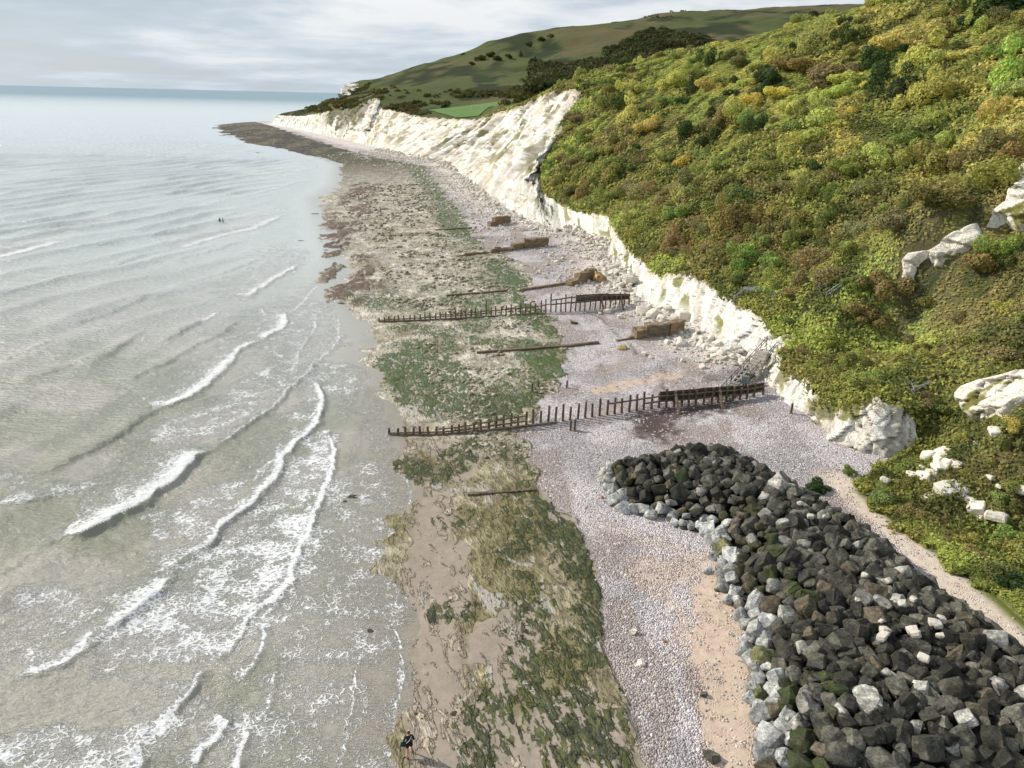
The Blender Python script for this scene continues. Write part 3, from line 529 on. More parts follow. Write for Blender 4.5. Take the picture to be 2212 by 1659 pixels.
# crest lines: (line, foam width m, foam strength, height m)
CR = [(z2([(235,740),(330,735),(400,700),(480,655),(550,620),(630,560),(700,510),(760,440),(840,385)]), 3.4, 1.0, .75),
      (z2([(840,385),(900,350),(950,315),(1010,270),(1080,225),(1130,180),(1190,120),(1240,70),(1280,10)]), 1.0, .75, .45),
      (z2([(-60,930),(0,890),(60,850),(130,800),(235,745)]), .4, .12, .32),
      (z2([(430,1110),(490,1070),(560,1035),(610,985),(650,950),(690,895)]), 1.7, 1.0, .5),
      (z2([(665,862),(740,820),(835,775),(880,715),(930,670),(1030,590),(1080,530),(1120,480),(1165,380),(1230,330),(1280,280),(1302,190),(1265,100)]), 1.3, 1.0, .5),
      (z2([(830,1260),(920,1195),(990,1110),(1000,1060),(1080,1000),(1160,920),(1195,840),(1240,720),(1265,640),(1310,560),(1340,450),(1345,370),(1325,300)]), .9, 1.0, .28),
      (z2([(1055,1070),(1110,990),(1175,900)]), .5, .8, .15),
      (z2([(560,1540),(640,1490),(690,1440),(750,1360),(830,1262)]), .8, .8, .4),
      (z2([(980,1300),(1040,1260),(1080,1180),(1088,1100),(1065,1070)]), .7, .8, .2),
      (z2([(1010,1490),(1080,1430),(1120,1330),(1122,1260)]), .5, .7, .15),
      (z2([(800,1659),(830,1600),(890,1540),(910,1490),(870,1450)]), 1.2, .9, .35),
      (z2([(950,1680),(980,1580),(1005,1520),(990,1500)]), .9, .9, .2),
      (z2([(555,1680),(580,1610),(570,1560)]), 2.6, .75, .35),
      (z2([(60,1300),(150,1290),(230,1260),(300,1220),(345,1180),(362,1110)]), 2.2, .8, .3),
      (z2([(1365,575),(1400,440),(1425,375),(1450,300),(1480,230)]), .35, .5, .08),
      (z2([(1290,630),(1340,590),(1365,575)]), .4, .6, .05),
      (z2([(1390,260),(1395,220),(1425,130),(1445,60)]), .6, .6, .08),
      (z2([(1375,1659),(1400,1500),(1440,1300),(1460,1180),(1480,1100)]), .25, .8, .06),
      (z2([(630,215),(700,195),(750,175),(800,150),(870,90),(940,10)]), 2.6, 1.0, .5),
      (z2([(210,455),(330,400),(430,350),(500,310),(570,250),(630,215)]), .4, .25, .5),
      (z1([(1170,1659),(1230,1600),(1265,1550),(1310,1490),(1420,1440)]), 1.6, 1.0, .4),
      (z1([(1420,1440),(1480,1400),(1540,1380),(1562,1340),(1550,1290)]), 3.0, .9, .3), (z1([(1440,1310),(1435,1260)]), 1.5, .7, .1),
      (z1([(1095,1340),(1140,1335),(1195,1290)]), 1.8, .9, .3), (z1([(900,1440),(1000,1390),(1095,1340)]), .4, .1, .5),
      (z1([(560,1540),(700,1450),(780,1390)]), .4, .1, .45), (z1([(400,1350),(600,1290),(800,1200)]), .4, .05, .35),
      (z1([(1340,1215),(1420,1160),(1480,1120),(1550,1080),(1630,1030)]), 3.4, .8, .35),
      (z1([(1120,1100),(1220,1075),(1330,1030),(1420,995)]), .8, .4, .35), (z1([(1420,995),(1500,960),(1560,900)]), 3, .55, .2),
      (z1([(930,940),(1020,930),(1110,900),(1200,875),(1300,850),(1400,830),(1540,760)]), 3.2, .8, .35),
      (z1([(600,1040),(760,980),(930,940)]), .5, .05, .4), (z1([(1150,790),(1220,760),(1320,735)]), 1.4, .5, .3), (z1([(800,880),(950,845),(1090,815)]), .5, .05, .35),
      (z1([(-40,990),(0,985),(160,950),(260,925),(350,900)]), 3.2, .9, .4),
      (z1([(-40,880),(0,872),(100,860),(200,840),(330,815),(480,800)]), 1.0, .45, .5), (z1([(200,905),(350,860),(560,810),(720,760)]), 3.5, .45, .15),
      (z1([(850,660),(970,635),(1070,625)]), 1.5, .5, .4), (z1([(840,470),(980,460),(1100,450)]), 1.2, .3, .4), (z1([(1150,690),(1400,640),(1700,560)]), 6, .45, .2), (z1([(1500,745),(1560,735),(1540,700)]), 4, .45, .1),
      (z1([(1400,560),(1650,520),(1750,490)]), 8, .45, .2), (z1([(300,940),(480,930),(680,905)]), .5, .05, .4), (z1([(0,1190),(250,1130),(520,1060)]), .5, .05, .3), (z1([(0,1560),(200,1480),(300,1440)]), .5, .05, .4),
      (z1([(1680,1640),(1730,1560),(1850,1440),(1840,1300)]), 1.2, .7, .1), (z1([(1560,1300),(1640,1250),(1700,1170),(1745,1130)]), 1.6, .7, .1), (z1([(1600,1659),(1615,1550),(1630,1500),(1720,1380),(1725,1280)]), 1.2, .7, .12), (z1([(1400,1150),(1600,1040),(1700,980)]), 1.6, .5, .1)]
LC = [(z2([(720,300),(850,280),(1000,160),(1150,60)]), 5.5, .62), (z2([(880,830),(950,850),(1050,750)]), 5, .75), (z2([(640,1000),(760,1080),(900,1020),(1080,880),(1180,700)]), 4.2, .85), (z2([(480,1130),(600,1180),(760,1180),(900,1120)]), 2.6, .75), (z2([(450,1250),(550,1280),(650,1290)]), 1.6, .45),
      (z2([(1250,560),(1290,420),(1290,340)]), 2.6, .75), (z2([(1080,660),(1180,560),(1250,440)]), 3.5, .7), (z2([(760,650),(880,580),(940,550)]), 2.5, .7), (z2([(640,640),(700,700),(800,680)]), 2.2, .6), (z2([(780,560),(900,545)]), 2, .5),
      (z2([(150,980),(280,1040),(380,1080)]), 2.5, .6), (z2([(60,1130),(200,1100),(360,1090)]), 2.5, .55), (z2([(0,1230),(100,1210),(300,1160)]), 1.8, .6), (z2([(60,590),(180,550),(380,530)]), 2.0, .6), (z2([(0,480),(100,500)]), 2.5, .5), (z2([(0,1620),(250,1610),(500,1590)]), 2.4, .75), (z2([(400,990),(560,930)]), 2.0, .55),
      (z2([(1150,1000),(1250,1000),(1400,800),(1450,500)]), 6.0, .55), (z2([(1100,1500),(1250,1450),(1400,1100),(1550,800)]), 6.0, .5), (z2([(1050,1600),(1200,1600)]), 3.5, .45), (z2([(700,1540),(760,1450),(800,1420)]), 2, .5), (z2([(1200,100),(1320,60),(1380,130)]), 5, .6), (z2([(1150,240),(1220,250)]), 2.5, .6), (z2([(620,480),(720,430)]), 2.5, .45),
      (z1([(1500,1500),(1650,1350),(1700,1250)]), 5, .55), (z1([(1300,1130),(1500,1060),(1600,960)]), 7, .45), (z1([(1500,1659),(1600,1560),(1780,1440)]), 5, .55), (z1([(300,850),(550,790)]), 5, .5), (z1([(1000,900),(1350,860)]), 4, .3)]
CR += [(z2([(340,1190),(430,1112)]), .7, .7, .25), (z2([(690,1440),(640,1490),(600,1530)]), 1.6, .9, .35), (z2([(1130,350),(1100,420),(1040,470),(1010,520)]), 1.0, .7, .3), (z2([(40,560),(120,590),(250,555),(390,530)]), 1.6, .6, .2), (z1([(1200,1075),(1060,1110),(900,1150)]), .4, .12, .4), (z1([(1350,780),(1500,745)]), 2, .4, .2), (z1([(950,1000),(1120,960),(1330,900)]), .5, .12, .35), (z1([(1000,1500),(1180,1420),(1300,1340)]), .4, .15, .4), (z1([(700,1659),(900,1570),(1050,1480)]), .4, .08, .45), (z1([(100,1659),(350,1590),(600,1500)]), .4, .06, .4)]
CR += [([(858,1700),(855,1640),(850,1560),(862,1500),(870,1450),(866,1400),(850,1340),(850,1300),(862,1220),(880,1150),(886,1080),(880,1040),(862,1000)], .25, .75, .03), ([(850,990),(845,940),(820,860),(790,800),(780,740)], .3, .35, .03)]
LC += [([(830,1659),(835,1400),(830,1250),(850,1120),(840,1000),(800,900),(770,800)], 2.6, .42), ([(760,1659),(790,1450),(780,1300),(800,1100)], 4.5, .34)]
m4 = Ys < 1500; xx = Xs[m4]; yy = Ys[m4]; fo = np.zeros(len(xx)); la = np.zeros(len(xx)); hh = np.zeros(len(xx))
wj = (fbm(xx/2.2, yy/2.2, o=3, s=111)-0.5)*1.1; wj2 = (fbm(xx/0.7, yy/0.7, o=2, s=113)-0.5)*0.5
for ln, wdt, am, ht in CR:
    P = np.array(P2(ln, 0)); R_ = 16; k = np.where((xx > P[:, 0].min()-R_) & (xx < P[:, 0].max()+R_) & (yy > P[:, 1].min()-R_) & (yy < P[:, 1].max()+R_))[0]
    if not len(k): continue
    d_, sg_, sp_, L_ = polyd(xx[k], yy[k], P); sc_ = max(1, P[:, 1].mean()/110); wdt = wdt*(1 + max(0, P[:, 1].mean()-100)/160); s_ = -d_*sg_   # + to seaward (left of the line)
    s_ = s_ + (wj[k] + wj2[k])*min(sc_, 2)*0.8
    endf = sst(0, 0.12, np.minimum(sp_, L_-sp_)/L_ + 0.02); endd = sst(2.5*sc_, 0.8, d_ - np.abs(s_)*0.9)
    f_ = am*np.where(s_ > 0, np.exp(-np.clip(s_, 0, None)/wdt), np.exp(s_/0.10/sc_))*(0.35+0.65*endf)
    fo[k] = np.maximum(fo[k], f_*np.where(np.minimum(sp_, L_-sp_) < 1e-6, sst(1.5, 0, d_), 1))
    la[k] = np.maximum(la[k], 0.8*am*np.where(s_ > 0, np.exp(-s_/(2.6*wdt+.8)), 0)*np.where(np.minimum(sp_, L_-sp_) < 1e-6, sst(3, 0, d_), 1)); ht = ht*.66
    w_ = np.clip(wdt*1.1 + 0.6 + ht*2.5, 1, 4)
    prof = ht*np.where(s_ > 0, np.exp(-(s_/w_)**2), np.exp(-(s_/(0.22+ht*0.55)/sc_**.5)**2))
    hh[k] = np.maximum(hh[k], prof*(0.3+0.7*endf)*np.where(np.minimum(sp_, L_-sp_) < 1e-6, sst(3, 0, d_), 1))
for ln, wdt, am in LC:
    P = np.array(P2(ln, 0)); R_ = wdt*2+3; k = np.where((xx > P[:, 0].min()-R_) & (xx < P[:, 0].max()+R_) & (yy > P[:, 1].min()-R_) & (yy < P[:, 1].max()+R_))[0]
    d_, _, _, _ = polyd(xx[k], yy[k], P); la[k] = np.maximum(la[k], am*sst(wdt*1.25, wdt*0.35, d_ + wj[k]*1.5))
# thin white lip where the water ends on the sand
dw_ = -(xx - xwater(yy)); 
# swell farther out: crests run obliquely to the shore
sdir = np.array([math.cos(rad(-21)), math.sin(rad(-21))]); ph = (xx*sdir[0] + yy*sdir[1])
off = sst(12, 45, xwater(yy)-xx)
warp = (fbm(xx/60, yy/60, o=3, s=121)-0.5)*20 + (fbm(xx/14, yy/14, o=2, s=122)-0.5)*4
sw = np.sin((ph+warp)*2*np.pi/11.5); sw2 = np.sin((ph*0.93 + yy*0.12 + warp*1.4)*2*np.pi/6.1)
amp = (0.42+.12*sst(90, 240, yy))*fbm(xx/22+5, yy/30, o=3, s=123, g=.7)*2*sst(.25, .6, fbm(xx/35+9, yy/35, o=2, s=124)+.1)
hh += off*(amp*(np.exp(1.3*sw)/2-0.6) + 0.05*sw2)*(1-sst(350, 880, yy))
hh += (fbm(xx/3, yy/3, o=3, s=125)-0.5)*0.16*sst(2, 12, xwater(yy)-xx)*(1-sst(350, 880, yy))
hh *= sst(-1.0, 3.0, xwater(yy)-xx)*0.97 + 0.03
foam[m4] = fo; lace[m4] = la; hz_[m4] = hh
dsh = xwater(Ys)-Xs
shal = np.where(Ys < 950, sst(9, 0.5, dsh)*(1-sst(60, 110, Ys)*0.5), 0)
Zs = hz_ + 0.02*0
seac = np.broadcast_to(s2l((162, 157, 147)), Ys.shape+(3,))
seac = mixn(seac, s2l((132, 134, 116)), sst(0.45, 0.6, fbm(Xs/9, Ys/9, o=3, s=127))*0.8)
seac = mixn(seac, s2l((196, 202, 200)), sst(50, 190, Ys)); seac = mixn(seac, s2l((200, 208, 211)), sst(220, 600, Ys))  # paler with distance: pale sky reflection put into the water's base colour
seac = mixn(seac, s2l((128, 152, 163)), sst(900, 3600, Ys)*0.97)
seac = mixn(seac, s2l((140, 131, 118)), shal*0.9)
def seamat():
    mt, nt = newmat('sea'); base = nn(nt, 'ShaderNodeAttribute', attribute_name='col').outputs[0]
    fo_ = nn(nt, 'ShaderNodeAttribute', attribute_name='foam').outputs['Fac']; la_ = nn(nt, 'ShaderNodeAttribute', attribute_name='lace').outputs['Fac']
    v_ = geo(nt); nz = nn(nt, 'ShaderNodeTexNoise', {'Vector': v_, 'Scale': 1.3, 'Detail': 4.0})
    vd = nn(nt, 'ShaderNodeVectorMath', {0: nn(nt, 'ShaderNodeVectorMath', {0: nz.outputs['Color'], 1: (0.9,)*3}, operation='MULTIPLY').outputs[0], 1: v_}, operation='ADD').outputs[0]
    vw = nn(nt, 'ShaderNodeMapping', {0: vd, 3: (0.8, 1.5, 1)}).outputs[0]
    e1 = nn(nt, 'ShaderNodeTexVoronoi', {'Vector': vw, 'Scale': 2.1}, feature='DISTANCE_TO_EDGE').outputs[0]
    e2 = nn(nt, 'ShaderNodeTexVoronoi', {'Vector': vw, 'Scale': 5.6}, feature='DISTANCE_TO_EDGE').outputs[0]
    web = mth(nt, 'MINIMUM', mth(nt, 'MULTIPLY', e1, 1.0), mth(nt, 'MULTIPLY', e2, 2.2))      # small on the strands
    pn = noise(nt, v_, 0.45, 4.0, 0.6)
    th = mth(nt, 'MULTIPLY', mth(nt, 'MULTIPLY', la_, mth(nt, 'MULTIPLY', mth(nt, 'SUBTRACT', pn, 0.20, clamp=True), 3.3)), 0.29)
    l_ = mth(nt, 'MULTIPLY', mth(nt, 'SUBTRACT', th, mth(nt, 'ADD', web, mth(nt, 'MULTIPLY', noise(nt, v_, 7.0, 3.0), 0.10))), 9.0, clamp=True)
    l_ = mth(nt, 'MULTIPLY', mth(nt, 'ADD', mth(nt, 'MULTIPLY', mth(nt, 'ADD', l_, 0.0), 0.8), mth(nt, 'MULTIPLY', la_, 0.20)), 1.0)
    fn = noise(nt, v_, 3.5, 6.0, 0.7)
    f_ = mth(nt, 'MULTIPLY', mth(nt, 'SUBTRACT', mth(nt, 'MULTIPLY', fo_, 1.6), mth(nt, 'ADD', mth(nt, 'MULTIPLY', fn, 1.0), mth(nt, 'MULTIPLY', web, 1.3))), 2.6, clamp=True)
    fm = mth(nt, 'MAXIMUM', f_, l_, clamp=True)
    c = mixc(nt, fm, base, (0.74, 0.75, 0.75))
    ro = mth(nt, 'ADD', 0.16, mth(nt, 'MULTIPLY', fm, 0.6))
    cd = nn(nt, 'ShaderNodeAttribute', attribute_name='rip').outputs['Fac']
    rp = noise(nt, nn(nt, 'ShaderNodeMapping', {0: v_, 3: (1.0, 1.7, 1.0), 2: (0, 0, rad(-30))}).outputs[0], 1.1, 6.0, 0.62)
    rp2 = noise(nt, nn(nt, 'ShaderNodeMapping', {0: v_, 3: (0.12, 0.5, 1.0), 2: (0, 0, rad(-70))}).outputs[0], 1.0, 4.0, 0.6)
    h = mth(nt, 'ADD', mth(nt, 'MULTIPLY', mth(nt, 'ADD', rp, mth(nt, 'MULTIPLY', rp2, 1.4)), cd), mth(nt, 'MULTIPLY', fm, 0.35))
    sy = nn(nt, 'ShaderNodeSeparateXYZ', {0: v_}).outputs[1]; spc = mth(nt, 'SUBTRACT', 0.5, mth(nt, 'MULTIPLY', mth(nt, 'MULTIPLY', mth(nt, 'SUBTRACT', sy, 400.0), 0.0009, clamp=True), 0.38)); ro = mth(nt, 'ADD', ro, mth(nt, 'MULTIPLY', mth(nt, 'MULTIPLY', mth(nt, 'SUBTRACT', sy, 400.0), 0.0009, clamp=True), 0.3))
    finish(nt, Base_Color=c, Roughness=ro, Specular_IOR_Level=spc, IOR=1.33, Normal=bump(nt, h, 1.0, 0.34)); return mt
M['sea'] = seamat()
rip = np.clip(0.25 + 0.75*sst(1, 14, dsh), 0, 1)
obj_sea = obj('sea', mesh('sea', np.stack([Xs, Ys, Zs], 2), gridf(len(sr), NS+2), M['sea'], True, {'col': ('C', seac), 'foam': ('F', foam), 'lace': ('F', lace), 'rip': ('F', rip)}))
tag(obj_sea, 'grey green sea with rows of small breaking waves', kind='structure')
#@@OBJECTS
# ================================================================== objects
def proj(p):
    d = np.asarray(p, float) - CP; f = d @ _F; return 1106 + FP*(d @ _R)/f, 829.5 - FP*(d @ _U)/f, f
ORD = ['leftmost one', 'second from left', 'third from left', 'fourth from left', 'fifth from left', 'sixth from left', 'seventh from left', 'eighth from left']
def settle(items, cat, groupname):
    """items: (object, label). Labels shared by a few get told apart by their order; larger sets stay a group of look-alikes"""
    by = {}
    for o, l in items: by.setdefault(l, []).append(o)
    for l, os_ in by.items():
        os_.sort(key=lambda o: proj(o.location)[0])
        for i, o in enumerate(os_):
            lab = l if len(os_) == 1 else ((l + ', ' + ORD[i]) if len(os_) <= 8 else l)
            tag(o, lab, cat, groupname if len(os_) <= 8 else groupname + ': ' + l)
def inframe(p, mg=0):
    x, y, f = proj(p); return f > 0 and -mg < x < 2212+mg and -mg < y < 1659+mg
# ---------------------------------------------------------------- scrub and grass tufts covering the slope
def quads(P, N, size, rg, aspect=0.6, spin=True):
    """little leaf clumps: one quad each, centre P, rough facing N"""
    n = len(P); a = rg.normal(size=(n, 3)); u = np.cross(N, a); u /= np.linalg.norm(u, axis=1)[:, None]; v_ = np.cross(N, u)
    s = size[:, None]; u = u*s; v_ = v_*s*aspect
    V = np.stack([P-u-v_*0.6, P+u*0.3-v_, P+u+v_*0.5, P-u*0.4+v_], 1).reshape(-1, 3)
    return V, np.arange(4*n).reshape(n, 4)
def unit(a): return a/np.linalg.norm(a, axis=1)[:, None]
NU = 640000
uy = np.exp(RG.uniform(math.log(38), math.log(420), NU)); ub = RG.uniform(0, 1, NU)**1.3
ux = xt(uy) + 0.1 + ub*np.clip(125 - 0*uy, 60, 130); uz = hill(ux, uy)
dx = (hill(ux+0.6, uy)-uz)/0.6; dy = (hill(ux, uy+0.6)-uz)/0.6
un = unit(np.stack([-dx, -dy, np.ones(NU)], 1)*0.6 + RG.normal(size=(NU, 3))*0.45)
dist = np.hypot(np.hypot(ux, uy), uz-H); usz = np.clip(0.0019*dist, 0.10, 0.6)*RG.uniform(0.6, 1.5, NU)
grs = sst(.47, .56, fbm(ux/22+3, uy/22, o=3, s=43))*sst(8, 25, ux-xt(uy))
up_ = np.stack([ux, uy, uz + RG.uniform(0, 1, NU)**2*1.1*np.clip(dist/120, 0.5, 1.4)*(1-.85*grs)], 1); un = unit(un + np.array([0, 0, 1.3])*grs[:, None])
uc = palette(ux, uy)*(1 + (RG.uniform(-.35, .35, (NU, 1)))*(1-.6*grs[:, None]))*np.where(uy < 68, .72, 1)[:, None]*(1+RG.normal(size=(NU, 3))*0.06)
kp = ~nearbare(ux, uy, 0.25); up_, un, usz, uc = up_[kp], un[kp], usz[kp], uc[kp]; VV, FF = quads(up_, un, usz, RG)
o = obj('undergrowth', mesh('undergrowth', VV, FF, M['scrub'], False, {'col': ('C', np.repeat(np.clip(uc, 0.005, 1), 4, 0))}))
tag(o, 'mixed autumn scrub and rough grass covering the coastal slope', 'undergrowth', kind='stuff')
# low plants on the apron between the cobbly track and the slope, and hanging over the cliff lip
NL = 17000
kk = RG.integers(3, len(st)-1, NL); w0 = RG.uniform(0.05, 1.6, NL); pp = Tp[kk] + RG.normal(size=(NL, 3))*np.array([0.4, 0.6, 0.15])
pp[:, 0] += w0*0.8; pp[:, 2] = np.maximum(Tp[kk, 2] + 0.3*w0, 0) + RG.uniform(-0.5, 0.5, NL)
ok = (pp[:, 1] < 330); pp = pp[ok]; dd = np.hypot(pp[:, 0], pp[:, 1]); c_ = palette(pp[:, 0]+3, pp[:, 1])*RG.uniform(0.6, 1.3, (len(pp), 1))
VV, FF = quads(pp, unit(RG.normal(size=pp.shape)+[-.5, 0, 1]), np.clip(0.0024*dd, 0.14, 0.5)*RG.uniform(.6, 1.4, len(pp)), RG)
o = obj('clifftop_grass', mesh('clifftop_grass', VV, FF, M['scrub'], False, {'col': ('C', np.repeat(np.clip(c_, 0.005, 1), 4, 0))}))
tag(o, 'ragged fringe of grass and brambles hanging over the cliff lip', 'grass', kind='stuff')
NL = 60000; ay = RG.uniform(24, 66.5, NL); ax = xt(ay) + RG.uniform(-2.0, 3, NL)*RG.uniform(0.1, 1, NL)
ok = fbm(ax/1.5, ay/1.5, o=3, s=141) > 0.42 + .12*np.clip(xt(ay)-ax, 0, 1.5); ax = ax[ok]; ay = ay[ok]; az = ground(ax, ay) + RG.uniform(0, 0.5, len(ax))
c_ = palette(ax+4, ay)*RG.uniform(0.6, 1.4, (len(ax), 1)); VV, FF = quads(np.stack([ax, ay, az], 1), unit(RG.normal(size=(len(ax), 3))*0.6+[0, 0, 1]), RG.uniform(.08, .22, len(ax)), RG)
o = obj('verge_grass', mesh('verge_grass', VV, FF, M['scrub'], False, {'col': ('C', np.repeat(np.clip(c_, 0.005, 1), 4, 0))}))
tag(o, 'leafy green verge along the inland side of the stony track', 'grass', kind='stuff')
# ---------------------------------------------------------------- shrubs and trees
def crown(seed, n=2600, flat=0.8, leaf=0.085, tall=1.0):
    rg = np.random.default_rng(seed); k = rg.integers(6, 11); cs = rg.normal(size=(k, 3))*[0.48, 0.48, 0.28*tall]; rs = rg.uniform(0.34, 0.6, k)
    cs = np.concatenate([cs, [[0, 0, 0]]]); rs = np.concatenate([rs, [0.68]])
    pr = rs**2/np.sum(rs**2); w_ = rg.choice(len(rs), n, p=pr); d = unit(rg.normal(size=(n, 3))); rr = rs[w_]*rg.uniform(0.72, 1.06, n)
    P = cs[w_] + d*rr[:, None]; 
    inside = np.min(np.linalg.norm(P[:, None]-cs[None], axis=2)/rs[None], axis=1) < 0.62; P = P[~inside]; d = d[~inside]
    P[:, 2] = P[:, 2]*flat*tall + 0.55*tall; P[:, 2] = np.maximum(P[:, 2], -0.35)
    n = len(P); V_, F_ = quads(P, unit(d + rg.normal(size=(n, 3))*0.45), rg.uniform(0.6, 1.35, n)*leaf, rg)
    tone = np.repeat(rg.uniform(0.7, 1.25, (n, 1))*(1+rg.normal(size=(n, 3))*0.07), 4, 0)
    return mesh('crown', V_, F_, M['leaf'], False, {'tone': ('C', tone)})
CR_ = [crown(200+i) for i in range(9)] + [crown(230+i, tall=1.35, flat=1.0) for i in range(3)]
TW_ = [crown(250+i, n=2400, leaf=0.06) for i in range(3)]
def trunkme(i):
    rg = random.Random(i); mb = MB(); mb.tube([(0, 0, -0.6), (0.03, 0.02, 0.1), (0.08*rg.uniform(-1, 1), 0.05, 0.75)], [0.07, 0.055, 0.03], 6)
    for q in range(4):
        a = rg.uniform(0, 6.28); mb.tube([(0.02, 0.01, 0.15+q*.1), (0.25*math.cos(a), 0.25*math.sin(a), 0.5+q*.08), (0.5*math.cos(a+.3), 0.5*math.sin(a+.3), 0.8+q*.05)], [0.035, 0.02, 0.008], 5)
    return mb.data('trunk', M['bark'])
TR_ = [trunkme(i) for i in range(3)]
shr = {'tree': [], 'shrub': []}
_rl = RAIL[(RAIL[:, 1] > 58) & (RAIL[:, 1] < 330)]
def plant(name, p, r, col, rg, kind, me=None, sink=0.25):
    t = empty(name, (float(p[0]), float(p[1]), float(p[2]) - sink*r*0.4), rg.uniform(0, 6.28)); t.scale = (r*rg.uniform(.9, 1.15), r*rg.uniform(.9, 1.15), r*rg.uniform(.8, 1.05))
    c = obj('foliage' if kind == 'shrub' else 'crown', me or rg.choice(CR_), t); c.color = tuple(float(q) for q in np.clip(col, 0, 1)) + (1,)
    obj('stem' if kind == 'shrub' else 'trunk', rg.choice(TR_), t)
    return t
KC = {'dark green': veg((50, 70, 34)), 'golden yellow': veg((148, 142, 62)), 'olive green': veg((112, 114, 48)), 'bright green': veg((104, 120, 50)), 'russet brown': veg((108, 98, 60)), 'grey brown': veg((112, 100, 74)), 'yellow green': veg((136, 138, 56)), 'deep olive': veg((88, 90, 42))}
HP = [(530,330,42,'dark green'),(440,470,42,'dark green'),(400,540,30,'dark green'),(850,420,60,'dark green'),(830,480,40,'dark green'),(1400,330,62,'dark green'),(1440,420,55,'dark green'),(1400,500,60,'dark green'),(1520,510,66,'dark green'),(1600,430,50,'dark green'),(1270,225,48,'dark green'),(1260,330,30,'dark green'),(842,290,22,'dark green'),(780,690,46,'dark green'),(505,760,38,'dark green'),(560,735,38,'dark green'),(55,560,46,'dark green'),(540,615,34,'dark green'),(2010,70,80,'dark green'),(2100,30,80,'dark green'),(1960,120,50,'dark green'),(150,782,22,'dark green'),(130,900,28,'dark green'),(760,915,26,'bright green'),(1690,480,38,'dark green'),(700,340,48,'deep olive'),(640,300,36,'deep olive'),
      (505,830,50,'bright green'),(310,550,40,'bright green'),(1060,250,60,'yellow green'),
      (690,625,76,'golden yellow'),(380,865,48,'golden yellow'),(110,630,58,'golden yellow'),(210,670,62,'golden yellow'),(1090,730,74,'golden yellow'),(1120,660,66,'golden yellow'),(1220,490,64,'golden yellow'),(1160,560,48,'yellow green'),(1500,230,82,'golden yellow'),(1700,270,90,'golden yellow'),(1640,350,80,'golden yellow'),(1760,330,60,'golden yellow'),(770,540,56,'golden yellow'),(900,500,48,'golden yellow'),(380,430,60,'golden yellow'),(285,450,56,'golden yellow'),(525,455,52,'golden yellow'),(470,390,40,'olive green'),(1380,450,46,'golden yellow'),(1300,440,40,'olive green'),(1900,300,60,'golden yellow'),
      (2110,440,88,'yellow green'),(2190,480,70,'yellow green'),(1640,690,78,'bright green'),(1600,760,60,'bright green'),(1850,500,80,'yellow green'),(1440,830,70,'golden yellow'),(1300,900,66,'olive green'),(1560,860,60,'yellow green'),(1730,640,60,'yellow green'),(1640,540,64,'yellow green'),(2060,610,60,'golden yellow'),(2170,700,70,'golden yellow'),(2140,270,90,'bright green'),
      (1150,410,90,'russet brown'),(960,340,66,'russet brown'),(1040,360,60,'russet brown'),(600,660,50,'russet brown'),(1760,180,66,'russet brown'),(1650,250,40,'russet brown'),(420,960,72,'russet brown'),(180,1040,86,'grey brown'),(100,990,60,'grey brown'),(130,1110,60,'grey brown'),(500,1060,90,'deep olive'),(600,1000,80,'deep olive'),(720,1040,92,'deep olive'),(650,1120,70,'deep olive'),(1090,1400,120,'grey brown'),(1150,1480,90,'grey brown'),(1010,1510,70,'russet brown'),(980,1560,50,'russet brown'),(700,1190,90,'russet brown'),(600,1210,80,'russet brown'),(520,1230,60,'grey brown'),(330,1320,66,'russet brown'),(400,1290,60,'russet brown'),(1870,1100,110,'deep olive'),(1780,1070,80,'deep olive'),(1990,1400,80,'russet brown'),(2080,1350,60,'olive green'),(1450,1550,66,'russet brown'),(1550,1180,90,'russet brown'),(1420,1200,80,'grey brown'),(1300,1230,70,'grey brown'),(740,1390,84,'bright green'),(690,1440,66,'bright green'),(830,1290,46,'bright green'),(820,1400,36,'bright green'),(420,1130,60,'bright green'),(330,1150,50,'bright green'),(160,1160,60,'yellow green'),(880,1130,60,'olive green'),(1000,1150,70,'olive green'),(1180,960,60,'grey brown'),(1080,1020,66,'olive green'),(1340,1020,70,'grey brown'),(1480,1010,70,'russet brown'),(1700,880,80,'olive green'),(1850,860,80,'russet brown'),(2000,830,90,'russet brown'),(2120,850,80,'russet brown'),(2060,960,80,'olive green'),(1260,1380,60,'deep olive'),(1340,1500,70,'deep olive'),(1180,1160,60,'deep olive'),(1620,1260,70,'olive green')]
HP += [(1280+0*1,250,30,'olive green')]
Z4 = [(680,470,60,'olive green'),(820,600,60,'grey brown'),(1010,560,60,'olive green'),(1150,700,66,'olive green'),(760,700,46,'russet brown'),(740,650,40,'grey brown'),(1300,780,60,'bright green'),(1500,730,56,'olive green'),(1600,600,60,'deep olive'),(1900,560,66,'olive green'),(1700,760,60,'deep olive'),(1750,900,70,'deep olive'),(1690,950,60,'deep olive'),(1800,1020,60,'olive green'),(2150,1050,70,'yellow green'),(2080,620,70,'grey brown'),(1250,380,70,'russet brown'),(1180,350,60,'russet brown'),(1600,300,60,'deep olive'),(2100,340,60,'yellow green'),(1340,1530,60,'bright green'),(1420,1380,30,'bright green'),(1480,1600,66,'russet brown'),(1560,1620,60,'russet brown'),(2050,1500,56,'olive green'),(1990,1300,40,'olive green'),(1120,1350,40,'bright green'),(900,1450,62,'dark green'),(860,1470,30,'dark green'),(940,1440,36,'dark green'),(1450,330,60,'olive green'),(1000,900,50,'olive green'),(1240,900,40,'grey brown'),(880,700,50,'olive green')]
def bandname(px, py):
    if py > 980: return 'beside the stony track'
    if px > 1950 and py > 560: return 'near the right hand outcrops'
    p_ = 'above the cliff lip' if py > 430 + (px-1317)*0.34 else ('halfway up the slope' if py > 240 + (px-1317)*0.12 else 'high under the skyline')
    s_ = 'left' if px < 1500 else ('middle' if px < 1800 else 'right'); return s_ + ' part, ' + p_
rg = random.Random(5); items = {'tree': [], 'shrub': []}
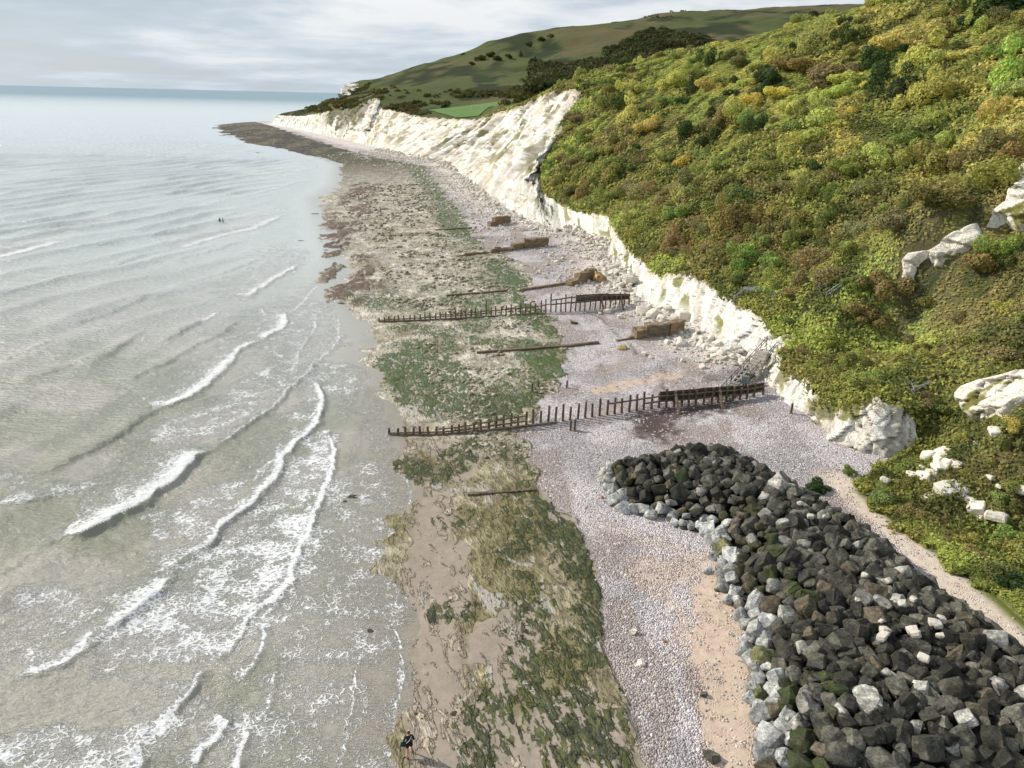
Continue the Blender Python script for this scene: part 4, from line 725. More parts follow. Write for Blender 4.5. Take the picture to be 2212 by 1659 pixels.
hand = [(1316.7+.4048*a, .4048*b, r*.4048, c) for a, b, r, c in HP] + [(1444+.3472*a, 548.6+.3472*b, r*.3472, c) for a, b, r, c in Z4]
# the green patches below the right hand edge: bottom right corner of the photograph
hand += [(2140,1230,26,'deep olive'),(2190,1260,24,'dark green'),(2100,1190,20,'grey brown'),(2050,1160,18,'russet brown'),(2180,1180,24,'olive green'),(1990,1110,15,'russet brown'),(2030,1130,16,'grey brown'),(2150,1100,22,'olive green'),(2200,1050,24,'olive green'),(1905,1065,16,'bright green')]
hpos = []
for px, py, rp, cn in hand:
    p = cast(px, py+rp*0.45)
    if p is None: continue
    dd = np.linalg.norm(p-CP); r = rp/FP*dd*0.95; hpos.append((p[0], p[1], r))
    kind = 'tree' if r > 3.6 else 'shrub'; tall = cn == 'dark green' and r > 2.5
    nmk = {'tree': 'small_tree', 'shrub': 'shrub'}[kind]
    c = KC[cn]*np.array([rg.uniform(.85, 1.15), rg.uniform(.9, 1.1), rg.uniform(.85, 1.15)])*rg.uniform(.88, 1.12)
    me = rg.choice(CR_[9:]) if tall and rg.random() < .6 else (rg.choice(TW_) if cn == 'grey brown' else None)
    if 67 < p[1] < 300: p[0] = max(p[0], float(xt(p[1])) + r*.8 + .5)
    if 60 < p[1] < 110 and px > 1600 and polyd(np.array([p[0]]), np.array([p[1]]), _rl)[0][0] < r*.9 + .5: continue
    if nearbare(np.array([p[0]]), np.array([p[1]]), r*.7)[0]: continue
    t = plant(nmk, p, r, c, rg, kind, me)
    items[kind].append((t, f"{cn} {'tree' if kind == 'tree' else 'shrub'}, {bandname(px, py)}"))
# filling shrubs, sown over the slope
cand = 0; placed = [(a, b, c) for a, b, c in hpos]; nf = 0
while nf < 295 and cand < 12000:
    cand += 1
    y = math.exp(rg.uniform(math.log(44), math.log(335))); x = float(xt(y)) + 1.5 + rg.random()**1.15*100
    z = float(hbase(x, y)); 
    if not inframe((x, y, z), 20): continue
    px, py, dd = proj((x, y, z)); r = rg.uniform(1.0, 2.5)*np.clip(dd/140, 0.55, 1.25)
    dt = x - float(xt(y)); nz = float(fbm(np.array([x/16]), np.array([y/16]), o=3, s=151)[0])
    if nz < 0.42 and dt > 22: continue
    if dt > 20 and float(fbm(np.array([x/22+3]), np.array([y/22]), o=3, s=43)[0]) > .54 and rg.random() < .8: continue
    if nearbare(np.array([x]), np.array([y]), r)[0]: continue
    if dt < r*1.0 + .8 or (y > 60 and polyd(np.array([x]), np.array([y]), _rl)[0][0] < r + .7): continue
    if any((x-a)**2 + (y-b)**2 < (0.72*(r+c_))**2 for a, b, c_ in placed): continue
    placed.append((x, y, r)); nf += 1
    q = rg.random()
    if dt < 26: cn = ['deep olive', 'olive green', 'russet brown', 'grey brown', 'bright green', 'olive green'][int(q*6)]
    else: cn = ['olive green', 'golden yellow', 'yellow green', 'dark green', 'russet brown', 'olive green', 'bright green', 'yellow green'][int(q*8)]
    if y < 66: cn = ['deep olive', 'olive green', 'bright green', 'russet brown'][int(q*4)]
    c = KC[cn]*rg.uniform(.75, 1.15)*np.array([rg.uniform(.9, 1.1), 1, 1])
    kind = 'shrub'
    t = plant('bush', (x, y, z), r, c, rg, 'shrub', rg.choice(TW_) if 'brown' in cn and rg.random() < .6 else None)
    items.setdefault('bush', []).append((t, f"rounded {cn} bush, {bandname(px, py)}"))
settle(items['tree'], 'tree', 'trees on the coastal slope')
for k_ in items:
    if k_ != 'tree': settle(items[k_], 'shrub' if k_ == 'shrub' else 'bush', 'bushes on the coastal slope')
# bare, wind-bent tree at the lip of the cliff
def dead_tree(px, py, Y, h, label):
    p = cast(px, py); t = empty('bare_tree', p); r_ = random.Random(3); mb = MB()
    mb.tube([(0, 0, -.3), (-.05, 0, h*.35), (-.25, 0, h*.6)], [.14, .10, .07], 6); tk = mb.build('trunk', M['grey_wood'], t)
    for q in range(7):
        a = r_.uniform(0, 6.28); L = r_.uniform(.4, .8)*h; b0 = np.array([-.05-.03*q, 0, h*(.25+.05*q)]); b1 = b0 + np.array([math.cos(a)*L*.5, math.sin(a)*L*.5, L*.35]); b2 = b1 + np.array([math.cos(a+.5)*L*.4, math.sin(a+.5)*L*.4, L*.25])
        b_ = MB(); b_.tube([b0, b1, b2], [.055, .035, .012], 5); b_.tube([b1, b1+np.array([math.cos(a-.8)*L*.3, math.sin(a-.8)*L*.3, L*.2])], [.025, .01], 4); b_.build('branch', M['grey_wood'], tk)
    tag(t, label, 'tree')
dead_tree(1972, 868, 68, 3.0, 'bare pale windblown tree at the lip of the nearest cliff')
dead_tree(1770, 640, 110, 2.6, 'small leafless grey tree among the scrub above the staircase')
# ---------------------------------------------------------------- far wood and hedges on the down
def leafmass(name, cx, cy, cr, ncol, label, per=70, rg=RG):
    n = len(cx)*per; ci = np.repeat(np.arange(len(cx)), per); d = unit(rg.normal(size=(n, 3))); d[:, 2] = np.abs(d[:, 2])*1.0
    P = np.stack([cx, cy, hill(cx, cy)], 1)[ci] + d*cr[ci][:, None]*rg.uniform(.75, 1.1, (n, 1))*[1, 1, .85]
    V_, F_ = quads(P, unit(d+rg.normal(size=(n, 3))*.5), cr[ci]*rg.uniform(.16, .34, n), rg); c = np.repeat(ncol[ci]*.6*rg.uniform(.7, 1.3, (n, 1)), 4, 0)
    o = obj(name, mesh(name, V_, F_, M['scrub'], False, {'col': ('C', np.clip(c, .004, 1))})); tag(o, label, 'wood', kind='stuff'); return o
WP = []
poly = [(1180,190),(1290,150),(1400,120),(1640,95),(1740,45),(1840,32),(1700,32),(1560,62),(1450,90),(1330,130),(1250,150)]
tries = 0
while len(WP) < 1500 and tries < 40000:
    tries += 1
    px = rg.uniform(1150, 1860); py = rg.uniform(28, 200)
    up = 128 - (px-1180)*0.13 + 26*math.sin(px/60.0); up = max(up, 32)
    if py < up: continue
    p = cast(px, py)
    if p is None or p[1] < 470: continue
    nz = float(fbm(np.array([p[0]/45]), np.array([p[1]/45]), o=3, s=161)[0])
    if nz < 0.40 + 0.12*max(0, (1300-px)/150): continue
    WP.append((p[0], p[1]))
WP = np.array(WP); cr = RG.uniform(3.5, 8.0, len(WP)); base = np.array([s2l((58, 62, 44)), s2l((72, 66, 50)), s2l((76, 82, 54)), s2l((48, 56, 38))])
leafmass('far_wood', WP[:, 0], WP[:, 1], cr, base[RG.integers(0, 4, len(WP))], 'dark autumn wood filling the valley side under the far down')
sp = [(1040,128,16),(1060,122,14),(1075,130,14),(1100,125,12),(1020,140,10),(1098,158,8),(1145,100,12),(1170,88,12),(1190,80,10),(900,224,10),(1010,208,9),(920,208,8),(1000,120,7),(1140,160,7),(960,232,6),(1125,120,8)]
it = []
for px, py, rp in sp:
    p = cast(px, py)
    if p is None: continue
    t = plant('gorse_bush', p, max(3, rp/FP*p[1]*0.55), s2l((64, 68, 42))*rg.uniform(.8, 1.2), rg, 'shrub'); it.append((t, 'dark gorse bush on the open down ' + ('near the pitch' if py > 190 else 'below its ridge')))
settle(it, 'bush', 'bushes on the down')
HX = []
FWP = [aty(*q_, Y_)[:2] for q_, Y_ in zip([(905,230),(1000,225),(1095,224),(1080,250),(1035,260),(985,257),(930,252)], [620, 640, 620, 535, 490, 495, 535])]
for px, py, n_h, sx, sy in [(1380,36,70,60,3),(1440,26,60,40,3),(1480,22,20,12,2),(870,235,80,40,8),(800,200,140,60,10),(740,222,200,40,12),(690,236,120,30,7),(1010,225,120,90,4),(1130,205,150,50,14),(960,245,80,60,4),(1050,205,100,100,6),(1200,180,120,60,20)]:
    for q in range(n_h):
        p = cast(px + rg.gauss(0, sx*.5), py + rg.gauss(0, sy*.6))
        if p is not None and p[1] > 380 and not inpoly(p[0], p[1], FWP): HX.append((p[0], p[1]))
HX = np.array(HX); cr = RG.uniform(1.2, 3.2, len(HX)); leafmass('headland_scrub', HX[:, 0], HX[:, 1], cr, np.array([s2l((66, 68, 44)), s2l((84, 80, 52)), s2l((76, 80, 46)), s2l((86, 76, 54))])[RG.integers(0, 4, len(HX))], 'low dark scrub along the headland and around the playing field', per=50)
# ---------------------------------------------------------------- playing field with goal
FPX = [(925,243),(1000,239),(1088,236),(1074,243),(1035,251),(985,250),(945,247)]
FW = [aty(*q, Y) for q, Y in zip(FPX, [600, 610, 600, 545, 500, 505, 545])]
fx = np.array([p[0] for p in FW]); fy = np.array([p[1] for p in FW]); cx, cy = fx.mean(), fy.mean(); nV = []
for ri in np.linspace(0, 1, 14):
    for a in range(40):
        t_ = a/40*len(FW); i = int(t_); f = t_-i; X_ = cx + ri*((fx[i]*(1-f)+fx[(i+1) % len(FW)]*f)-cx); Y_ = cy + ri*((fy[i]*(1-f)+fy[(i+1) % len(FW)]*f)-cy); nV.append((X_, Y_, 0))
nV = np.array(nV); nV[:, 2] = hill(nV[:, 0], nV[:, 1]) + 0.45; fz = nV[:, 2].max()
F_ = [(r_*40+a, r_*40+(a+1) % 40, (r_+1)*40+(a+1) % 40, (r_+1)*40+a) for r_ in range(13) for a in range(40)]

M['pitch'] = simple('pitch_grass', lin((92, 122, 60)), 0.9, var=0.15, sc=0.05, bmp=0.02)
o = obj('field', mesh('field', nV, np.array(F_), M['pitch'], True)); tag(o, 'mown green playing field behind the cliff top', kind='structure')
gp = aty(1029, 243, 560); gz = float(ground(gp[0:1], gp[1:2])[0]) + 0.5; zc = float(np.mean(nV[:, 2]))
g = empty('football_goal', (gp[0], gp[1], max(gp[2], gz)), 0.1)
for sx in (-1, 1): MB().beam((sx*3.66, 0, -1), (sx*3.66, 0, 2.44), .2, .2).build('post', M['white'], g)
MB().beam((-3.76, 0, 2.44), (3.76, 0, 2.44), .2, .2).build('crossbar', M['white'], g)
mb = MB()
for sx in (-1, 1): mb.beam((sx*3.66, 0, 2.4), (sx*3.66, 1.4, 0), .05, .05)
mb.build('net_stay', M['white'], g); tag(g, 'white football goal on the green playing field', 'football goal')
# ---------------------------------------------------------------- armour stones
def hullstone(seed, boxy=0.75, n=13, sq=(1, .82, .68), bev=0.05, rough=0.0, sub=0):
    r_ = random.Random(seed); bm = bmesh.new()
    for q in range(8):
        s_ = [1 if q & 1 else -1, 1 if q & 2 else -1, 1 if q & 4 else -1]
        bm.verts.new([s_[i]*sq[i]*.5*r_.uniform(1-.5*boxy*.6-(1-boxy)*.6, 1.05) for i in range(3)])
    for q in range(n-8):
        d = Vector((r_.gauss(0, 1), r_.gauss(0, 1), r_.gauss(0, 1))).normalized(); bm.verts.new([d[i]*sq[i]*.60 for i in range(3)])
    g_ = bmesh.ops.convex_hull(bm, input=bm.verts); bmesh.ops.delete(bm, geom=[v for v in bm.verts if not v.link_faces], context='VERTS')
    bmesh.ops.dissolve_limit(bm, angle_limit=0.24, verts=bm.verts, edges=bm.edges)
    if bev: bmesh.ops.bevel(bm, geom=bm.edges[:], offset=bev, segments=1, affect='EDGES', profile=0.6)
    bmesh.ops.triangulate(bm, faces=bm.faces[:])
    if sub:
        bmesh.ops.subdivide_edges(bm, edges=bm.edges[:], cuts=sub, use_grid_fill=True, smooth=0.25)
        for v_ in bm.verts:
            c = v_.co; k = (float(vn([c.x*3.5+seed], [c.y*3.5], [c.z*3.5], s=3)[0])-.5)*rough + (float(vn([c.x*9+seed], [c.y*9], [c.z*9], s=4)[0])-.5)*rough*.4; v_.co += v_.normal*k
    bmesh.ops.recalc_face_normals(bm, faces=bm.faces); me = bpy.data.meshes.new('boulder'); bm.to_mesh(me); bm.free(); me.materials.append(M['rock']); return me
ST = [hullstone(300+i, n=12 + i % 5, sq=random.Random(i).choice([(1, .8, .7), (1, .9, .6), (1, .7, .62), (.9, .85, .8), (1.1, .66, .6)]), bev=.014, sub=2, rough=.16) for i in range(26)]
def merged(name, pl, mes, mat, label, cat='boulders'):
    """pl: (x, y, z, scale, (rx, ry, rz), colour)"""
    base = []
    for me in mes:
        me.calc_loop_triangles(); v_ = np.empty(len(me.vertices)*3, np.float32); me.vertices.foreach_get('co', v_); f_ = np.empty(len(me.loop_triangles)*3, np.int32); me.loop_triangles.foreach_get('vertices', f_); base.append((v_.reshape(-1, 3), f_.reshape(-1, 3)))
    Vs, Fs, Cs, n = [], [], [], 0
    from mathutils import Euler
    for i, (x, y, z, s_, e, c) in enumerate(pl):
        v_, f_ = base[i % len(base)]; R3 = np.array(Euler(e).to_matrix()); q = (v_*s_) @ R3.T + [x, y, z]
        Vs.append(q); Fs.append(f_+n); Cs.append(np.broadcast_to(c, (len(q), 3))); n += len(q)
    o = obj(name, mesh(name, np.concatenate(Vs), np.concatenate(Fs), mat, False, {'col': ('C', np.concatenate(Cs))})); tag(o, label, cat, kind='stuff'); return o
LT = P2([(1305,1000),(1300,1030),(1330,1090),(1440,1118),(1530,1150),(1550,1215),(1568,1290),(1610,1350),(1610,1440),(1640,1530),(1660,1659)], 1.7)
RT = P2([(1340,962),(1440,938),(1560,950),(1640,990),(1730,1045),(1840,1112),(1920,1172),(2000,1240),(2100,1312),(2212,1392)], 4.4)
RT = [p + np.array([1.5, 1.3, 0]) for p in RT]
pl_ = [p[:2] for p in LT] + [np.array([15.5, 25]), np.array([38, 25])] + [p[:2] for p in RT[::-1]]
pl_ = np.array(pl_)
loop_ = np.r_[pl_, pl_[:1]]
def pileh(x, y):
    d_, _, _, _ = polyd(np.array([x]), np.array([y]), loop_); return float(ground(np.array([x]), np.array([y]))[0]) + 2.7*float(sst(-0.4, 4.2, d_)[0]), float(d_[0])
r9 = random.Random(99); stones = []; tries = 0
while tries < 42000:
    tries += 1
    x = r9.uniform(5, 40); y = r9.uniform(24, 66)
    if not inpoly(x, y, pl_): continue
    big_ = r9.random(); sz = 0.85 + 0.7*big_**1.6
    if tries > 18000: sz *= .8
    if any((x-a[0])**2 + (y-a[1])**2 < (0.36*(sz+a[3]))**2 for a in stones): continue
    z, de = pileh(x, y); stones.append((x, y, z + r9.uniform(-.12, .28), sz, de))
def stone_colour(x, y, de, r_):
    left = polyd(np.array([x]), np.array([y]), LT)[0][0] < 1.5; q = r_.random()
    if left: 
        if q < .72: return 'pale grey', s2l((164, 165, 164))*r_.uniform(.6, 1.15), 1.0
        if q < .8: return 'green stained', s2l((110, 108, 76)), r_.uniform(.8, .92)
    near_l = min(np.hypot(x-p[0], y-p[1]) for p in LT) < 4.2
    if near_l and q < .45 and r_.random() < .8: return 'green stained', s2l((64, 64, 44))*r_.uniform(.7, 1.1), r_.uniform(.76, .95)
    if q > .90: return 'pale grey', s2l((152, 150, 145))*r_.uniform(.6, 1.2), 1.0
    if q > .84: return 'light brown', s2l((92, 84, 70))*r_.uniform(.75, 1.15), 1.0
    if q > .62 or x > 24 and q > .45: return 'mid grey', s2l((92, 90, 82))*r_.uniform(.6, 1.3), 1.0
    return 'dark', s2l((57, 56, 49))*r_.uniform(.45, 1.45), 1.0
vis = []; rest = []
for s_ in stones:
    x, y, z, sz, de = s_; cn, c, mo = stone_colour(x, y, de, r9); e = (r9.uniform(-.9, .9), r9.uniform(-.9, .9), r9.uniform(0, 6.28))
    px, py, f = proj((x, y, z)); size_px = sz/f; rec = (x, y, z, sz, e, c, mo, cn, px, py)
    (vis if inframe((x, y, z), 25) else rest).append((size_px, rec))
vis.sort(key=lambda t: -t[0]); ind = vis[:300]; rest += vis[300:]
items_ = []
for sp_, (x, y, z, sz, e, c, mo, cn, px, py) in ind:
    o = obj('armour_boulder', r9.choice(ST)); o.location = (x, y, z); o.rotation_euler = e; o.scale = (sz*1.12,)*3; o.color = tuple(float(q) for q in np.clip(c, 0, 1)) + (float(mo),)
    left = min(np.hypot(x-p[0], y-p[1]) for p in LT); zone = 'at the seaward foot' if left < 1.6 else ('on the seaward face' if left < 5 else ('along the crest' if left < 10 else 'on the landward side'))
    along = 'bottom edge' if py > 1520 else ('near end' if py > 1340 else ('middle' if py > 1150 else 'far end'))
    sw_ = 'large' if sz > 1.45 else ('medium' if sz > 1.1 else 'small')
    items_.append((o, f"{sw_} {cn} boulder {zone}, {along} of pile"))
by = {}
settle(items_, 'boulder', 'armour boulders in the pile')
merged('small_armour_boulders', [(x, y, z, sz*1.12, e, c) for _, (x, y, z, sz, e, c, mo, cn, px, py) in rest], ST, M['rock_att'], 'further dark angular stones filling the rock armour pile')
und = []
for q in range(1500):
    x = r9.uniform(5, 40); y = r9.uniform(24, 66)
    if inpoly(x, y, pl_): z, de = pileh(x, y); und.append((x, y, z - .55 - r9.random()*.3, r9.uniform(.9, 1.5), (r9.uniform(-1, 1), r9.uniform(-1, 1), r9.uniform(0, 6)), s2l((62, 58, 48))*r9.uniform(.6, 1.1)))
merged('pile_filling', und, ST, M['rock_att'], 'dark stones showing in the gaps beneath the armour boulders')
# small white chalk lumps caught between the dark stones, and loose stones on the sand
CS = [hullstone(400+i, boxy=.6, n=13, sq=random.Random(i).choice([(1, .85, .7), (1, .7, .65), (1.1, .8, .55), (.9, .9, .75)]), bev=.035, sub=1, rough=.08) for i in range(12)]
for me in CS: me.materials[0] = M['chalk_rock']
def lump(name, px, py, rp, col, label, mes, cat='boulder', group=None, lift=0.0, pos=None, flat=1, mo=1.0):
    p = cast(px, py) if pos is None else pos
    if p is None: return None
    dd = np.linalg.norm(p-CP); s_ = 2*rp/FP*dd; o = obj(name, r9.choice(mes)); o.location = (p[0], p[1], p[2]+lift+s_*.22*flat); o.rotation_euler = (r9.uniform(-.4, .4), r9.uniform(-.4, .4), r9.uniform(0, 6.28)); o.scale = (s_*1.1, s_*1.1, s_*flat)
    o.color = tuple(float(q) for q in col) + (mo,); tag(o, label, cat, group); return o
it = []
WHT = s2l((218, 211, 198))
for X5, Y5, r5 in [(1440,700,16),(1555,725,16),(1622,838,18),(1675,815,14),(1780,940,26),(1808,912,18),(1670,970,22),(1685,990,22),(1525,1000,26),(1535,970,22),(1725,1100,20),(1805,990,16),(1405,820,12),(1520,920,12),(1130,352,14),(1180,415,14),(1245,412,10)]:
    px, py = 1224.5+.4464*X5, 932.6+.4464*Y5; P = CP + dirv(px, py)*1; d = dirv(px, py); best = None
    for tt in np.linspace(30, 90, 300):
        p = CP + d*tt
        if inpoly(p[0], p[1], pl_) and p[2] < pileh(p[0], p[1])[0] + .75: best = p; break
    if best is not None:
        o = lump('chalk_boulder', px, py, r5*.4464*.9, WHT*.8, 'x', CS, pos=best); it.append((o, 'white chalk lump among the dark armour stones, ' + ('far end' if py < 1200 else ('middle' if py < 1345 else 'near side'))))
settle(it, 'boulder', 'white lumps in the rock pile'); it = []
for X5, Y5, r5, cn in [(680,680,18,'pale grey'),(660,1275,14,'dark grey'),(700,1580,26,'dark grey'),(890,1300,28,'pale grey'),(930,1340,30,'pale grey'),(800,985,8,'pale grey'),(265,350,22,'pale grey'),(445,385,20,'pale grey'),(170,320,8,'brown'),(210,300,16,'pale grey'),(320,975,14,'white'),(360,1125,16,'white'),(470,1015,8,'brown')]:
    px, py = 1224.5+.4464*X5, 932.6+.4464*Y5; c = {'pale grey': s2l((170, 172, 174)), 'dark grey': s2l((96, 92, 84)), 'white': WHT, 'brown': s2l((150, 112, 70))}[cn]
    o = lump('loose_boulder', px, py, r5*.4464, c, 'x', ST); it.append((o, f'{cn} loose stone on the shingle seaward of the rock pile'))
settle(it, 'stone', 'loose stones on the shingle')
# ---------------------------------------------------------------- chalk boulders below the cliff
def z3(X, Y): return 768+.3968*X, 439+.3968*Y
def z1b(X, Y): return 439+.3968*X, .3968*Y
it = []
NB = [(z3(1560,590), 15),(z3(1620,605), 16),(z3(1665,625), 11),(z3(1740,620), 13),(z3(1780,610), 15),(z3(1770,760), 15),(z3(1990,770), 14),(z3(1950,800), 12),(z3(1990,815), 11),(z3(1890,740), 12),(z3(1840,740), 8),(z3(1850,700), 9),(z3(1700,755), 9),(z3(1740,790), 7),(z3(1900,780), 9),(z3(1930,740), 11),(z3(1960,700), 9),(z3(1780,855), 7),(z3(1885,890), 8),(z3(1605,840), 6),(z3(1570,820), 7),(z3(1890,860), 5),(z3(1230,1175), 0),(z3(1370,590), 9),(z3(1430,560), 7),(z3(1440,620), 7),(z3(1330,600), 5),(z3(1700,570), 9),(z3(1600,560), 8),
      (z3(1090,320), 5),(z3(1110,310), 6),(z3(1180,320), 6),(z3(1250,300), 7),(z3(1240,370), 6),(z3(1280,340), 6),(z3(1130,300), 5),(z3(1500,420), 14),(z3(1440,450), 10),(z3(1200,1085), 4),(z1b(2050,1400),5)]
for (px, py), rp in NB:
    if rp: rp = rp*.8; o = lump('chalk_boulder', px, py+rp*.4, rp, WHT*r9.uniform(.9, 1), 'x', CS); it.append((o, ('big' if rp > 8 else 'white') + ' rounded chalk boulder ' + ('beside the ochre concrete block' if 690 < py < 800 else ('near the far groyne' if 600 < py <= 690 else 'on the rubble below the cliff'))))
allb = []
for q in range(9000):
    u = r9.random(); k = int(u**0.9*(len(st)*0.80)); yv = Fp[k, 1]
    if yv < 92: continue
    off_ = abs(r9.gauss(0, 1))*(2.2 + 0.035*yv) - 1.5; p = Fp[k] + np.r_[nrm[k]*off_, 0]; x, y = p[0] + r9.uniform(-1, 1), p[1] + r9.uniform(-1, 1)
    dens = float(fbm(np.array([x/7]), np.array([y/7]), o=2, s=171)[0]) + .12*(yv > 160)
    if dens < .42 and off_ > 1: continue
    if yv < 132 and (off_ > 7 or off_ < .4 or r9.random() < .2): continue
    s_ = (0.2 + .65*r9.random()**3)*(1 + .0022*max(0, yv-100))*(1.3 if off_ < 2.5 else .8); z = float(ground(np.array([x]), np.array([y]))[0]); z = min(z, 2.4 + max(0, 1.5-off_)*.7)
    allb.append((x, y, z + s_*.15, s_))
allb.sort(key=lambda b: -b[3]/math.hypot(b[0], b[1]))
nind = 250
for x, y, z, s_ in allb[:nind]:
    o = obj('chalk_boulder', r9.choice(CS)); o.location = (x, y, z); o.rotation_euler = (r9.uniform(-.5, .5), r9.uniform(-.5, .5), r9.uniform(0, 6)); o.scale = (s_*1.25, s_*1.15, s_*.8); o.color = tuple(float(q) for q in WHT*r9.uniform(.72, 1)) + (1,)
    px, py, _ = proj((x, y, z)); 
    it.append((o, ('large' if s_ > 1.1 else 'small') + ' white chalk boulder in the rubble ' + ('between the two groynes' if y < 128 else ('behind the far groyne' if y < 175 else 'at the foot of the tall cliff'))))
settle(it, 'boulder', 'chalk boulders along the cliff foot')
merged('chalk_rubble', [(x, y, z, s_*1.1, (r9.uniform(-.6, .6), r9.uniform(-.6, .6), r9.uniform(0, 6)), WHT*r9.uniform(.8, 1)) for x, y, z, s_ in allb[nind:]], CS, M['chalk'], 'white chalk rubble strewn along the foot of the cliff', 'rubble')
# cobbles on the platform and pebbles on the shingle near the camera
cb = []
for q in range(26000):
    y = math.exp(r9.uniform(math.log(28), math.log(300))); a_ = r9.uniform(0.12, 1); xw_, xf_ = float(xwater(y)), min(float(xfoot(y)), float(xt(y))); x = xw_ + a_*(xf_-xw_)
    cb.append((x, y))
cb = np.array(cb); d_, sg_, _, _ = polyd(cb[:, 0], cb[:, 1], SH); side = d_*sg_; nz = fbm(cb[:, 0]/5, cb[:, 1]/5, o=3, s=181); zb = ground(cb[:, 0], cb[:, 1]); pl2 = []
for (x, y), sd2, n2_, z in zip(cb, side, nz, zb):
    if sd2 > 0:
        s_ = r9.uniform(.07, .20)*(1 + y/130); c = s2l(r9.choice([(226, 222, 216), (200, 196, 200), (170, 164, 176), (232, 226, 214)]))
        if r9.random() > .4: continue
    else:
        if y < 66 or n2_ < .46 or r9.random() > .7: continue
        s_ = (.2 + .7*r9.random()**2)*(.6 + y/200); c = s2l(r9.choice([(184, 174, 146), (160, 148, 116), (198, 190, 170), (126, 116, 84), (92, 96, 52), (110, 104, 70)]))
    pl2.append((x, y, z + s_*.08, s_, (r9.uniform(-.4, .4), r9.uniform(-.4, .4), r9.uniform(0, 6)), c))
LOW = []
for i in range(6):
    bm = bmesh.new(); bmesh.ops.create_icosphere(bm, subdivisions=1, radius=.5); rr = random.Random(i)
    for v_ in bm.verts: v_.co = Vector((v_.co.x, v_.co.y*.8, v_.co.z*.6))*rr.uniform(.8, 1.15)
    me = bpy.data.meshes.new('cobble'); bm.to_mesh(me); bm.free(); LOW.append(me)
merged('cobbles', pl2, LOW, M['rock_att'], 'scattered cobbles and chalk lumps over the shingle and the rock platform', 'cobbles')
# dark weed-covered rocks awash and at the reef point
it = []
for px, py, rp, Lb in [(760,1073,16,'low dark rock awash near the groyne end'),(745,1083,8,'small dark rock awash beside the waterline'),(800,1362,12,'dark rock in the shallow water'),(738,655,12,'brown weedy rock at the waterline'),(680,462,12,'dark flat rock awash'),(650,520,8,'small dark rock awash'),(705,540,8,'small dark rock awash'),(640,396,8,'thin dark rock awash off the beach'),(480,293,9,'low dark rock off the reef point'),(497,296,6,'low dark rock off the reef point'),(555,330,8,'small dark rock off the reef'),(600,320,12,'dark rock on the edge of the reef'),(590,316,10,'dark rock on the edge of the reef'),(625,319,8,'dark rock on the edge of the reef'),(900,1545,8,'dark pool-side rock near the walking person'),(912,1556,6,'dark pool-side rock near the walking person'),(985,1550,16,'dark weedy rock hollow near the walking person')]:
    p = atz(px, py, .0); p[2] = max(0, gz_(p)); dd = np.linalg.norm(p-CP); w_ = rp/FP*dd*.8; mb = MB()
    for q in range(7):
        a_, b_ = r9.uniform(-.45, .45)*w_, r9.uniform(-.4, .4)*w_; me = LOW[q % 6]; sc3 = r9.uniform(.6, 1.0)*w_
        mb.add([(v_.co.x*sc3*1.6+a_, v_.co.y*sc3+b_, v_.co.z*sc3*.35) for v_ in me.vertices], [tuple(f_.vertices) for f_ in me.polygons])
    o = mb.build('weedy_rock', M['weedrock']); o.location = p; it.append((o, Lb))
settle(it, 'rock', 'dark rocks at the water')
# ---------------------------------------------------------------- chalk outcrops on the slope
def outcrop(poly, label, thick=1.2, seed=0):
    P = np.array(poly, float); n = 50; x0, y0 = P.min(0); x1, y1 = P.max(0); idx = -np.ones((n, n), int); Vs = []
    def edge(px, py):
        d = 1e9
        for a, b in zip(P, np.roll(P, -1, 0)):
            ab = b-a; t_ = np.clip(((px-a[0])*ab[0]+(py-a[1])*ab[1])/(ab @ ab), 0, 1); d = min(d, math.hypot(px-a[0]-t_*ab[0], py-a[1]-t_*ab[1]))
        return d
    for i in range(n):
        for j in range(n):
            px = x0 + (x1-x0)*i/(n-1); py = y0 + (y1-y0)*j/(n-1); ins = inpoly(px, py, P); e = edge(px, py)
            if not ins and e > 7: continue
            p = cast(px, py)
            if p is None: continue
            s_ = e if ins else -e; lift = thick*float(sst(-5, 9, s_)) - .25
            q = p + np.array([-.75, -.35, .45])*lift
            k = float(fbm(np.array([p[1]*.55+seed]), np.array([p[2]*.5]), np.array([p[0]*.5]), o=4, s=191)[0]); k2 = abs(float(fbm(np.array([p[1]*.35+p[2]*.25+seed]), np.array([p[2]*.06]), o=3, s=193)[0])-.5)*2
            bv_, be_ = blocks(np.array([p[1]*.55 + p[0]*.3 + k*1.5]), np.array([p[2]*.6 + k]), 320+seed); q += np.array([-.8, -.4, .1])*((k-.5)*1.6 - k2*1.3 + .2 + (float(bv_[0])-.5)*1.1 - .35*float(sst(.12, 0, be_)[0]))*max(0, min(1, (s_+3)/6)); idx[i, j] = len(Vs); Vs.append(q)
    Fs = [(idx[i, j], idx[i, j+1], idx[i+1, j+1], idx[i+1, j]) for i in range(n-1) for j in range(n-1) if min(idx[i, j], idx[i+1, j], idx[i, j+1], idx[i+1, j+1]) >= 0]
    if not Fs: return
    Vs = np.array(Vs); c = np.tile(s2l((240, 233, 218)), (len(Vs), 1)); g_ = fbm(Vs[:, 1]*.5+seed, Vs[:, 2]*.6, o=4, s=195); f = sst(.62, .68, g_)[:, None]; c = c*(1-f) + s2l((124, 122, 66))*f
    o = obj('chalk_outcrop', mesh('chalk_outcrop', Vs, np.array(Fs), M['chalk'], False, {'col': ('C', c)})); tag(o, label, 'chalk outcrop', 'bare chalk outcrops on the slope')
for P_, lab, th, sd_1 in OUTC: outcrop(P_, lab, th, sd_1)
outcrop([(2195,126),(2180,128),(2165,142),(2168,152),(2185,142)], 'tiny chalk scar near the top right of the slope', .8, 4)
outcrop([(736,206),(742,186),(752,182),(776,183),(772,189),(757,193),(748,204)], 'small far white cliff at the back of the headland', 7, 6)
